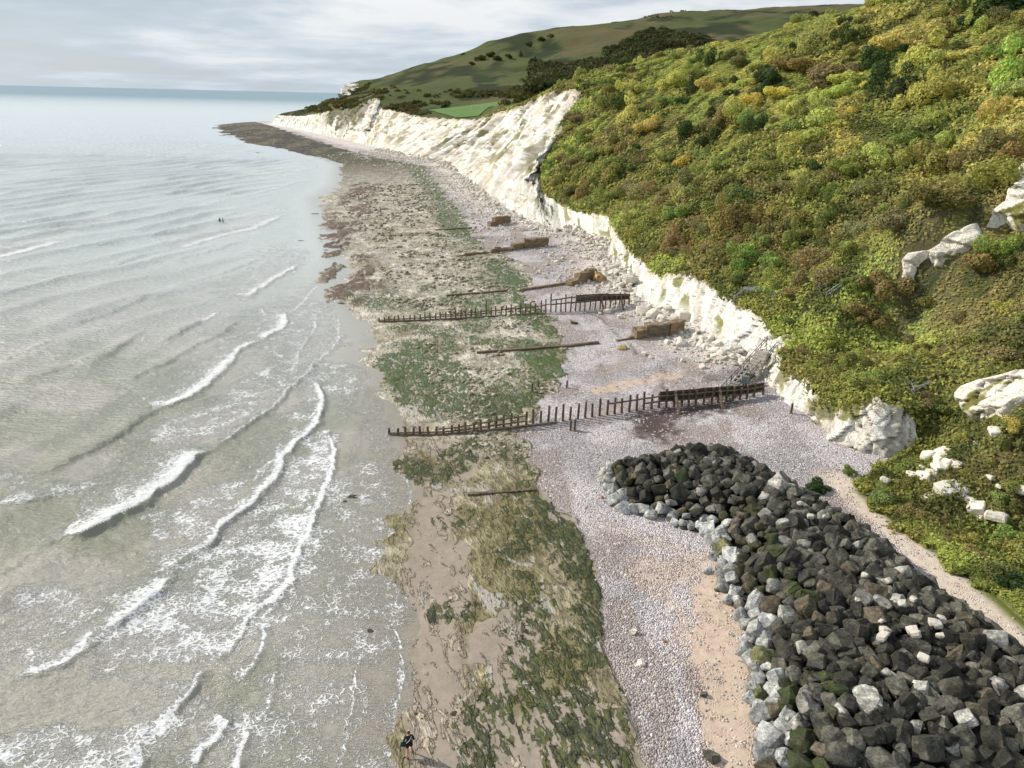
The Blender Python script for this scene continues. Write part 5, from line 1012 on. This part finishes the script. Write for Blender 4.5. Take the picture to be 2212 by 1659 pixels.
outcrop([(2022,170),(2010,176),(2004,184),(2012,180)], 'thin chalk streak under the top right bushes', .6, 5)
it = []
for X5, Y5, r5 in [(1745,155,30),(1820,140,26),(1815,165,26),(1780,195,18),(1800,205,22),(1840,185,20),(1870,185,18),(1740,255,28),(1755,225,16),(1660,235,14),(1690,240,12),(1532,262,15),(1845,335,42),(1790,335,18),(1895,295,18),(1730,355,20),(1915,300,10),(1940,365,20),(1970,410,26),(1890,370,16),(2065,445,26),(1985,85,14),(2065,35,20),(2035,245,10),(2083,290,8),(2200,315,18),(1770,325,12),(1715,195,10),(1995,440,10),(1700,350,10)]:
    px, py = 1224.5+.4464*X5, 932.6+.4464*Y5; o = lump('fallen_chalk', px, py+2, r5*.4464*1.3, WHT, 'x', CS, lift=.5); 
    it.append((o, ('large' if r5 > 24 else 'small') + ' white chalk rock on the green slope ' + ('above' if py < 1045 else 'beside') + ' the track'))
settle(it, 'rock', 'fallen chalk rocks on the green slope')
# ---------------------------------------------------------------- timber groynes
def groyne(name, xs, basepx, tops, label, wall_from, rails, braces, sill_to, thin=.28, wallh=1.25):
    """xs: picture columns of the posts; basepx(x): where they enter the beach; tops(x): post height in metres"""
    B = [cast(x, basepx(x)) for x in xs]; c = B[0]; g = empty(name, c); rel = lambda p: np.asarray(p)-c; up = np.array([0, 0, 1.]); r_ = random.Random(len(xs)); T = []
    TP = T; T = [b_ + up*tops(x_) for x_, b_ in zip(xs, B)]
    dirg = (B[-1]-B[0])[:2]; dirg = dirg/np.linalg.norm(dirg); side = np.array([dirg[1], -dirg[0], 0])
    TT = []
    for i, (x, b) in enumerate(zip(xs, B)):
        h = tops(x)*r_.uniform(.82, 1.08)*(.7 if r_.random() < .06 else 1); t = b + up*h + np.array([r_.uniform(-.11, .11), r_.uniform(-.11, .11), 0]); TT.append(t)
        MB().beam(rel(b - up*.6), rel(t), thin, thin, w2=thin*.85, h2=thin*.8, up=(0, 1, 0)).build('post', M['timber'], g, .02)
    for k, (i0, i1, hf, th) in enumerate(rails):
        for i in range(i0, i1, 4):
            j = min(i+4, i1); a = B[i] + (T[i]-B[i])*hf + side*.17; b = B[j] + (T[j]-B[j])*hf + side*.17
            for q in range(i, j):
                aa = B[q] + up*((T[q]-B[q])[2]*hf) + side*.17; bb_ = B[q+1] + up*((T[q+1]-B[q+1])[2]*hf) + side*.17
                if q == i: mb = MB()
                mb.beam(rel(aa), rel(bb_), .12, th)
            mb.build('rail', M['timber'], g)
    # planking behind the landward posts
    for i in range(wall_from, len(xs)-1):
        a, b = B[i], B[i+1]; mb = MB(); ha, hb = (T[i]-a)[2]*.93, (T[i+1]-b)[2]*.93; npk = 5
        for q in range(npk):
            f0 = (q+.5)/npk*wallh/2.0 + (1-wallh/2.0); A_1 = a + up*ha*f0 - side*.16; B_1 = b + up*hb*f0 - side*.16
            mb.beam(rel(A_1), rel(B_1), .08, ha*wallh/2.0/npk*.88)
        mb.build('planking', M['timber_wall'], g)
    for i in range(0, sill_to, 6):
        j = min(i+6, sill_to); mb = MB()
        for q in range(i, j): mb.beam(rel(B[q]+up*.06+side*.25), rel(B[q+1]+up*.06+side*.25), .32, .22)
        mb.build('sill', M['sill'], g)
    for i, dx_, L in braces:
        b = B[i]; t = b + up*(T[i]-b)[2]*.8 + side*.2; e = b + side*L + np.array([dx_, 0, 0]); e[2] = gz_(e) - .3; MB().beam(rel(e), rel(t), .30, .30, up=(0, 1, 0)).build('brace', M['timber'], g, .03)
    tag(g, label, 'groyne'); return g
X4 = [48,91,133,175,216,258,299,341,382,424,463,504,545,585,626,667,707,748,789,829,869,909,950,990,1029,1070,1110,1150,1190,1231,1271,1311,1351,1392,1431,1471,1512,1553,1592,1634,1674,1712,1753,1796,1831,1874,1911,1950,1990,2028,2080]
gx = [822.9+.3968*q for q in X4]
gb = lambda x: np.interp(x, [842, 958, 1071, 1184, 1311, 1423, 1500, 1560, 1610, 1650], [940, 938, 927, 914, 896, 881, 876, 868, 862, 852])
gt = lambda x: np.interp(x, [842, 1000, 1071, 1184, 1311, 1423, 1520, 1650], [.95, 1.1, 1.6, 2.05, 2.05, 2.2, 2.3, 1.7])
groyne('timber_groyne', gx, gb, gt, 'long near timber groyne of upright posts ending below the staircase', 36, [(0, 18, .35, .14), (6, 18, .72, .12), (29, 50, .72, .16), (34, 50, .42, .16)], [(38, -.2, 2.6), (44, -.3, 2.4)], 22)
X3 = [130,155,182,210,237,265,295,322,350,378,408,435,463,490,518,545,573,602,628,655,683,710,738,763,792,818,845,873,898,925,952,980,1010,1036,1064,1090,1118,1144,1170,1196,1222,1248,1275,1303,1330,1358,1385,1412,1437,1462,1490]
gx2 = [768+.3968*q for q in X3]
gb2 = lambda x: 439+.3968*np.interp((x-768)/.3968, [130, 380, 600, 800, 1000, 1170, 1300, 1490], [645, 636, 625, 612, 598, 590, 580, 556])
gt2 = lambda x: np.interp(x, [820, 960, 1060, 1160, 1190, 1230, 1290, 1358], [.8, 1.3, 1.7, 2.0, 2.6, 3.0, 3.0, 2.2])
groyne('timber_groyne', gx2, gb2, gt2, 'far timber groyne with planked landward end above the chalk rubble', 39, [(0, 22, .4, .15), (12, 34, .62, .13), (34, 50, .55, .2), (34, 50, .85, .2)], [(44, .2, 2.6), (48, .2, 2.4)], 32, .24, 1.0)
def stump(px, py, h, label):
    b = cast(px, py); MBo = MB().beam((0, 0, -.5), (0.03, 0, h), .24, .24, w2=.2, h2=.2).build('groyne_post', M['timber'], None, .02); MBo.location = b; tag(MBo, label, 'post')
stump(1232, 930, 1.3, 'short lone post seaward of the near groyne, left of a pair'); stump(1241, 929, 1.35, 'short lone post in front of the near groyne, right of a pair')
stump(1163, 838, .9, 'dark stump on the shingle behind the near groyne'); stump(1224, 838, 1.0, 'thin lone post behind the middle of the near groyne'); stump(1149, 848, 1.3, 'paired post standing behind the near groyne')
stump(1708, 893, 1.3, 'pale slim post at the foot of the nearest cliff'); stump(1190, 654, 1.7, 'stout post on the seaward side of the far groyne'); stump(1050, 663, 1.2, 'post beside the sill of the far groyne')
def sleeper(pts, w_, h_, label, cat='timber beam', mat='sill', name='groyne_beam', extra=None):
    P = [cast(*q) for q in pts]; g = empty(name, P[0]); r_ = random.Random(int(pts[0][0]))
    for a, b in zip(P[:-1], P[1:]):
        L = np.linalg.norm(b-a); n = max(1, int(L/3.5)); mb = MB()
        for i in range(n):
            p0 = a + (b-a)*i/n; p1 = a + (b-a)*(i+.97)/n; mb.beam(p0-P[0]+[0, 0, h_*.3], p1-P[0]+[0, r_.uniform(-.1, .1), h_*.3], w_*r_.uniform(.8, 1.1), h_*r_.uniform(.8, 1.1))
            if r_.random() < .6: mb.beam(p0-P[0]+[0, w_*.9, h_*.2], p1-P[0]+[0, w_*.9, h_*.2], w_*.5, h_*.7)
        mb.build('beam', M[mat], g, .03)
    tag(g, label, cat, 'remains of old groynes'); return g
sleeper([(1030,764),(1140,756),(1240,748),(1295,742)], .5, .45, 'low row of old beams between the two groynes')
sleeper([(1010,1070),(1080,1066),(1162,1060)], .28, .3, 'thin sunken beam across the near weed bed', mat='timber')
sleeper([(965,640),(1040,634),(1100,628)], .5, .4, 'old beams behind the far groyne on the rock platform')
sleeper([(940,498),(1010,494),(1030,492)], .6, .45, 'farthest row of old beams near the green weed')
sleeper([(1126,628),(1170,622),(1235,612)], .7, .6, 'crumbling low concrete sill behind the far groyne', 'sill wall', 'concrete', 'concrete_sill')
# broken concrete walls
def block(name, pts, heights, widths, label, mat='concrete', core=None):
    """a broken wall: stretches with their own heights; one part per stretch"""
    P = [cast(*q) for q in pts]; g = empty(name, P[0])
    for i, (a, b) in enumerate(zip(P[:-1], P[1:])):
        h, w_ = heights[i], widths[i]; mb = MB(); d = b-a; n = 3; zlo = min(a[2], b[2])-.6
        mb.beam([*(a-P[0])[:2], zlo-P[0][2]+(h+.6)/2], [*(b-P[0])[:2], zlo-P[0][2]+(h+.6)/2], w_, h+.6)
        me = mb.data('stretch', M[mat]); bm = bmesh.new(); bm.from_mesh(me); bmesh.ops.subdivide_edges(bm, edges=bm.edges[:], cuts=7, use_grid_fill=True)
        for v_ in bm.verts:
            c = v_.co; k = float(fbm(np.array([c.x*1.3+i]), np.array([c.y*1.3]), np.array([c.z*2]), o=3, s=201)[0])-.5; v_.co += v_.normal*k*.35; v_.co.z += (float(vn([c.x*.9], [c.y*.9], s=5)[0])-.6)*.5*(1 if c.z > 0 else 0)
        bm.to_mesh(me); bm.free(); obj('wall_section', me, g)
    if core:
        i, a0, a1, z0, z1_ = core; a, b = P[i], P[i+1]; mb = MB(); sd2 = np.array([(b-a)[1], -(b-a)[0], 0]); sd2 /= np.linalg.norm(sd2); p0 = a + (b-a)*a0 + sd2*widths[i]*.56 - P[0]; p1 = a + (b-a)*a1 + sd2*widths[i]*.56 - P[0]
        mb.beam(p0 + [0, 0, (z0+z1_)/2], p1 + [0, 0, (z0+z1_)/2], .25, z1_-z0); mb.build('weathered_panel', M['concrete_core'], g, .04)
    tag(g, label, 'concrete ruin', 'ruined concrete groyne walls'); return g
block('concrete_ruin', [(1332,737),(1369,731),(1392,728),(1440,724),(1470,715)], [.35, 1.5, 2.0, 2.0], [.5, 1.5, 1.3, 1.3], 'broken ochre concrete block standing on the shingle beside white boulders', core=(2, .1, .98, .6, 1.7))
block('concrete_ruin', [(985,554),(1003,552),(1060,546),(1105,541),(1130,536),(1182,531)], [.3, .5, 1.0, 1.5, 2.3], [.8, .8, .9, 1.0, 1.4], 'long ramped ochre concrete wall on the beach behind the far groyne')
block('concrete_ruin', [(1228,618),(1245,611),(1265,607),(1283,602)], [1.0, 1.9, 2.2], [1.4, 1.6, 1.2], 'crumbled ochre concrete stump close behind the far groyne')
block('concrete_ruin', [(1056,489),(1066,487),(1100,481)], [1.2, 2.2], [1.5, 1.6], 'farthest brown concrete block beneath the tall cliff')
lump('fallen_slab', 1295, 608, 14, s2l((172, 142, 98)), 'triangular ochre slab leaning beside the crumbled concrete stump', ST, 'slab')
lump('fallen_slab', 1344, 754, 10, s2l((150, 130, 80)), 'flat ochre slab lying on the shingle seaward of the concrete block', ST, 'slab', flat=.4)
lump('fallen_slab', 1240, 698, 9, s2l((120, 118, 60)), 'flat greenish slab lying between the groynes', ST, 'slab', flat=.35)
sleeper([(1068,536),(1082,535)], .3, .3, 'short timber frame behind the long ramped wall', mat='timber', name='timber_barrier')
# ---------------------------------------------------------------- staircase down the cliff
A = atz(1592, 832, 2.5); A2 = A.copy(); Bt = aty(1712, 697, 99.5); d = Bt-A; L = np.linalg.norm(d); dh = d/np.linalg.norm(d); hor = np.array([d[0], d[1], 0]); hor /= np.linalg.norm(hor); sd3 = np.array([hor[1], -hor[0], 0])
g = empty('staircase', A); up = np.array([0, 0, 1.]); nst = int(d[2]/.19)
for s_ in (-1, 1): MB().beam(sd3*s_*.75 - up*.15, d + sd3*s_*.75 - up*.15, .14, .34).build('stringer', M['dark_metal'], g)
for k in range(nst):
    p = d*(k+.5)/nst; MB().beam(p - sd3*.72 + up*.06, p + sd3*.72 + up*.06, .34, .07).build('tread', M['stair_concrete'], g)
for s_ in (-1, 1):
    for k in range(11):
        p = d*k/10 + sd3*s_*.85; MB().beam(p - up*1.0, p + up*1.1, .09, .09, up=(0, 1, 0)).build('railing_post', M['grey_wood'], g)
    for hh_ in (1.08, .6): MB().beam(sd3*s_*.85 + up*hh_, d + sd3*s_*.85 + up*hh_, .07, .07).build('handrail', M['dark_metal'], g)
tag(g, 'steep staircase with handrails climbing the gully in the chalk cliff', 'staircase')
# foot of the stairs: lower flight towards the groyne
A0 = cast(1560, 866); g2 = empty('staircase', A0); d2 = A - A0 + np.array([0, 0, .1])
for s_ in (-1, 1): MB().beam(sd3*s_*.75, d2 + sd3*s_*.75, .14, .34).build('stringer', M['dark_metal'], g2); MB().beam(sd3*s_*.85 + up*1.05, d2 + sd3*s_*.85 + up*1.05, .08, .08).build('handrail', M['dark_metal'], g2)
for k in range(9):
    p = d2*(k+.5)/9; MB().beam(p - sd3*.72 + up*.2, p + sd3*.72 + up*.2, .4, .08).build('tread', M['grey_wood'], g2)
for k in range(4):
    for s_ in (-1, 1): p = d2*k/3 + sd3*s_*.85; MB().beam(p - up*.5, p + up*1.1, .09, .09, up=(0, 1, 0)).build('railing_post', M['grey_wood'], g2)
tag(g2, 'lower dark flight of steps reaching the near groyne', 'staircase')
# concrete steps slab beside the staircase
bp = cast(1640, 822); mb = MB()
for k in range(9): mb.beam((k*.33, -.9+k*.05, k*.34), (k*.33+.05, .9+k*.05, k*.34), .5, .5)
o = mb.build('concrete_steps', M['stair_concrete'], None, .03); o.location = bp + np.array([-.9, .6, .1]); o.rotation_euler = (0, 0, .75); tag(o, 'broken grey concrete steps below the staircase', 'steps')
sg_ = empty('warning_sign', cast(1607, 842)); MB().beam((0, 0, -.3), (0, 0, 1.6), .09, .09).build('post', M['grey_wood'], sg_); MB().beam((-.5, 0, 1.3), (.5, 0, 1.3), .05, .95).build('panel', M['steel'], sg_, .01); tag(sg_, 'grey rectangular sign board at the landward end of the near groyne', 'sign')
# pale fence above the cliff, seen in the gap by the stairs
def fence(p0, p1, n, h, label, grp=None):
    a, b = cast(*p0), cast(*p1); g = empty('paling_fence', a); d = b-a
    for hh_ in (.25, h*.8): MB().beam([0, 0, hh_], d + [0, 0, hh_], .06, .1).build('rail', M['pale_fence'], g)
    for k in range(n): p = d*k/(n-1); MB().beam(p + [0, -.04, -.3], p + [0, -.04, h], .12, .05, up=(0, 1, 0)).build('paling', M['pale_fence'], g)
    tag(g, label, 'fence', grp)
fence((1604,640), (1640,641), 18, 1.5, 'pale grey paling fence half hidden by bushes above the cliff', 'pale fences'); fence((1656,644), (1678,646), 9, 1.3, 'short pale grey fence panel beside the brown bush', 'pale fences'); fence((1584,655), (1603,641), 10, 1.2, 'pale fence running down towards the cliff lip', 'pale fences')
a, b = cast(1782, 655), cast(1828, 625); g = empty('handrail', a); d = b-a
for hh_ in (1.6, 1.1): MB().beam([0, 0, hh_], d + [0, 0, hh_], .09, .09).build('rail', M['pale_fence'], g)
for k in range(5): p = d*k/4; MB().beam(p - [0, 0, .2], p + [0, 0, 1.65], .1, .1, up=(0, 1, 0)).build('post', M['grey_wood'], g)
tag(g, 'grey handrail of a path emerging from the scrub', 'handrail')
lp = cast(1463, 462); g = empty('lamp_post', lp); MB().tube([(0, 0, -.5), (0, 0, 3), (0, 0, 5.4)], [.09, .07, .05], 8).build('pole', M['steel'], g); MB().beam((0, 0, 5.4), (-.7, 0, 5.5), .16, .1).build('lamp_head', M['steel'], g, .02); tag(g, 'slim grey lamp post in the dark hollow among the trees', 'lamp post')
lg = cast(2120, 1118); o = MB().tube([(0, 0, .5), (1.2, .5, 1.2), (2.4, .9, 1.6)], [.09, .08, .05], 7).build('driftwood_pole', M['grey_wood']); o.location = lg; tag(o, 'thin bare pole lying on the green slope below the outcrop', 'pole')
# ---------------------------------------------------------------- people
def flat(name, col, rough=.8):
    mt, nt = newmat(name); f = noise(nt, objc(nt), 9.0, 4.0); finish(nt, Base_Color=mixc(nt, f, tuple(q*.75 for q in col), tuple(min(1, q*1.25) for q in col)), Roughness=rough, Specular_IOR_Level=.25); return mt
M['skin'] = flat('skin', (.52, .27, .16), .55); M['jacket'] = flat('navy_cloth', (.018, .022, .034)); M['shorts'] = flat('black_cloth', (.012, .014, .016)); M['hair'] = flat('red_brown_hair', (.10, .035, .025)); M['green_cloth'] = flat('green_cloth', (.015, .05, .045)); M['strap'] = flat('strap', (.5, .48, .4)); M['shoe'] = flat('shoe', (.05, .03, .02)); M['cap'] = flat('cap_fabric', (.55, .5, .5)); M['wetsuit'] = flat('wetsuit', (.03, .035, .05))
def skinmesh(name, pts, edges, rads, mat, parent, root=0, sub=2):
    me = bpy.data.meshes.new(name); me.from_pydata([tuple(p) for p in pts], edges, []); t = bpy.data.objects.new(name, me); COL.objects.link(t)
    m1 = t.modifiers.new('s', 'SKIN'); m1.use_smooth_shade = True; m2 = t.modifiers.new('d', 'SUBSURF'); m2.levels = sub; m2.render_levels = sub
    for i, r_ in enumerate(rads):
        sv_ = me.skin_vertices[0].data[i]; sv_.radius = (r_, r_) if not isinstance(r_, tuple) else r_; sv_.use_root = i == root
    bpy.context.view_layer.update(); ev = t.evaluated_get(bpy.context.evaluated_depsgraph_get()); m3 = bpy.data.meshes.new_from_object(ev); m3.name = name; m3.materials.clear(); m3.materials.append(mat)
    bpy.data.objects.remove(t); return obj(name, m3, parent)
def person(loc, rz, pose, label, cloth, bag=True, legs_bare=True, sc_=1.0):
    g = empty('person', loc, rz); g.scale = (sc_,)*3; J = {}
    s_ = pose
    J['pel'] = (0, 0, .95); J['sp'] = (0, .02, 1.15); J['ch'] = (0, .03, 1.36); J['nk'] = (0, .05, 1.50); J['hd0'] = (0, .07, 1.58); J['hd1'] = (0, .08, 1.72)
    for n_, sx in (('l', -1), ('r', 1)):
        J[n_+'hip'] = (sx*.10, 0, .90); J[n_+'kn'] = (sx*.12, s_[n_+'k'], .50); J[n_+'an'] = (sx*.13, s_[n_+'a'], .08 + s_.get(n_+'up', 0)); J[n_+'to'] = (sx*.15, s_[n_+'a']+.17, .035 + s_.get(n_+'up', 0))
        J[n_+'sh'] = (sx*.18, .03, 1.43); J[n_+'el'] = (sx*(.30), s_[n_+'e'], 1.16); J[n_+'wr'] = (sx*s_[n_+'wx'], s_[n_+'w'], s_[n_+'wz']); 
        e = np.array(J[n_+'el']); w_ = np.array(J[n_+'wr']); J[n_+'pm'] = tuple(w_ + (w_-e)/np.linalg.norm(w_-e)*.075)
    ks = list(J); ix = {k: i for i, k in enumerate(ks)}; R_ = {'pel': .135, 'sp': .12, 'ch': .15, 'nk': .055, 'hd0': .085, 'hd1': .08}
    rr = []
    for k in ks: rr.append(R_.get(k, {'hip': .085, 'kn': .055, 'an': .036, 'to': .033, 'sh': .062, 'el': .040, 'wr': .026, 'pm': .034}.get(k[1:], .05)))
    E = [('pel','sp'),('sp','ch'),('ch','nk'),('nk','hd0'),('hd0','hd1')]
    for n_ in 'lr': E += [('pel',n_+'hip'),(n_+'hip',n_+'kn'),(n_+'kn',n_+'an'),(n_+'an',n_+'to'),('ch',n_+'sh'),(n_+'sh',n_+'el'),(n_+'el',n_+'wr'),(n_+'wr',n_+'pm')]
    pts = [J[k] for k in ks]; E = [(ix[a], ix[b]) for a, b in E]
    for n_, sx in (('l', -1), ('r', 1)):      # five fingers from each palm
        pm = np.array(J[n_+'pm']); dd_ = pm - np.array(J[n_+'wr']); dd_ /= np.linalg.norm(dd_); lat = np.array([0, 1, 0.]) - dd_*dd_[1]; lat /= np.linalg.norm(lat); cur = np.cross(dd_, lat)
        for f, (o_, L_) in enumerate([(-.03, .055), (-.01, .07), (.01, .075), (.03, .065), (.045, .045)]):
            b0 = len(pts); q1 = pm + lat*o_ + dd_*(.02 if f < 4 else -.03); q2 = q1 + dd_*L_*.55 + (lat*.02 if f == 4 else 0); q3 = q2 + dd_*L_*.4 + cur*.015*sx
            pts += [tuple(q1), tuple(q2), tuple(q3)]; rr += [.009, .008, .007]; E += [(ix[n_+'pm'], b0), (b0, b0+1), (b0+1, b0+2)]
    body = skinmesh('body', pts, E, rr, M['skin'] if legs_bare else cloth, g)
    def P(k): return np.array(J[k])
    pts = [P('pel')+[0, 0, -.02], P('sp'), P('ch'), P('nk')+[0, 0, -.05]] + [P(n_+q) for n_ in 'lr' for q in ('sh', 'el', 'wr')]
    skinmesh('jacket', pts, [(0,1),(1,2),(2,3),(2,4),(4,5),(5,6),(2,7),(7,8),(8,9)], [.175, .155, .185, .07, .09, .066, .05, .09, .066, .05], cloth, g)
    pts = [P('pel')] + [P(n_+'hip') for n_ in 'lr'] + [P(n_+'hip')*.2 + P(n_+'kn')*.8 for n_ in 'lr']
    skinmesh('shorts', pts, [(0,1),(0,2),(1,3),(2,4)], [.15, .12, .12, .105, .105], M['shorts'] if legs_bare else cloth, g)
    h = [P('hd0')+[0, -.02, .0], P('hd1')+[0, -.02, .01], P('hd1')+[0, -.03, .05]]
    skinmesh('hair', h, [(0,1),(1,2)], [.085, .105, .08], M['hair'], g)
    mb = MB(); mb.tube([(0, .165, 1.66), (0, .185, 1.635)], [.014, .018], 6); mb.build('nose', M['skin'], g)
    if legs_bare:
        for n_ in 'lr': skinmesh('shoe', [P(n_+'an')+[0, -.04, -.03], P(n_+'to')], [(0,1)], [.05, .045], M['shoe'], g)
    if bag:
        MB().tube([(.16, -.06, 1.50), (.02, -.175, 1.30), (-.16, -.15, 1.08)], [.018, .02, .02], 6).build('strap', M['strap'], g)
        b_ = MB().beam((-.32, -.02, 1.05), (-.36, 0, .72), .30, .14, up=(0, 1, 0), w2=.36, h2=.16).build('bag', M['green_cloth'], g, .04)
        MB().tube([(0, .05, 1.80), (0, .10, 1.815)], [.07, .055], 8).build('hat', M['cap'], g)
    tag(g, label, 'person'); return g
pf = cast(885, 1630)
person((pf[0], pf[1], gz_(pf)), .15, dict(lk=-.05, la=-.30, rk=.14, ra=.12, le=-.02, re=.0, lwx=.34, rwx=.22, lw=.05, rw=.20, lwz=.92, rwz=1.12), 'walker in dark jacket and shorts with bare legs, seen from behind on wet sand', M['jacket'])
for px, lab in ((475.5, 'left of two tiny dark figures standing together in the shallow sea'), (482, 'right of two tiny dark figures standing together in the shallow sea')):
    pw = atz(px, 481, 0); person((pw[0], pw[1], -.35), 1.2 if px < 480 else -1.0, dict(lk=.03, la=-.02, rk=.03, ra=.04, le=0, re=0, lwx=.3, rwx=.3, lw=.1, rw=.1, lwz=.92, rwz=.92), lab, M['wetsuit'], False, False)['group'] = 'figures in the sea'
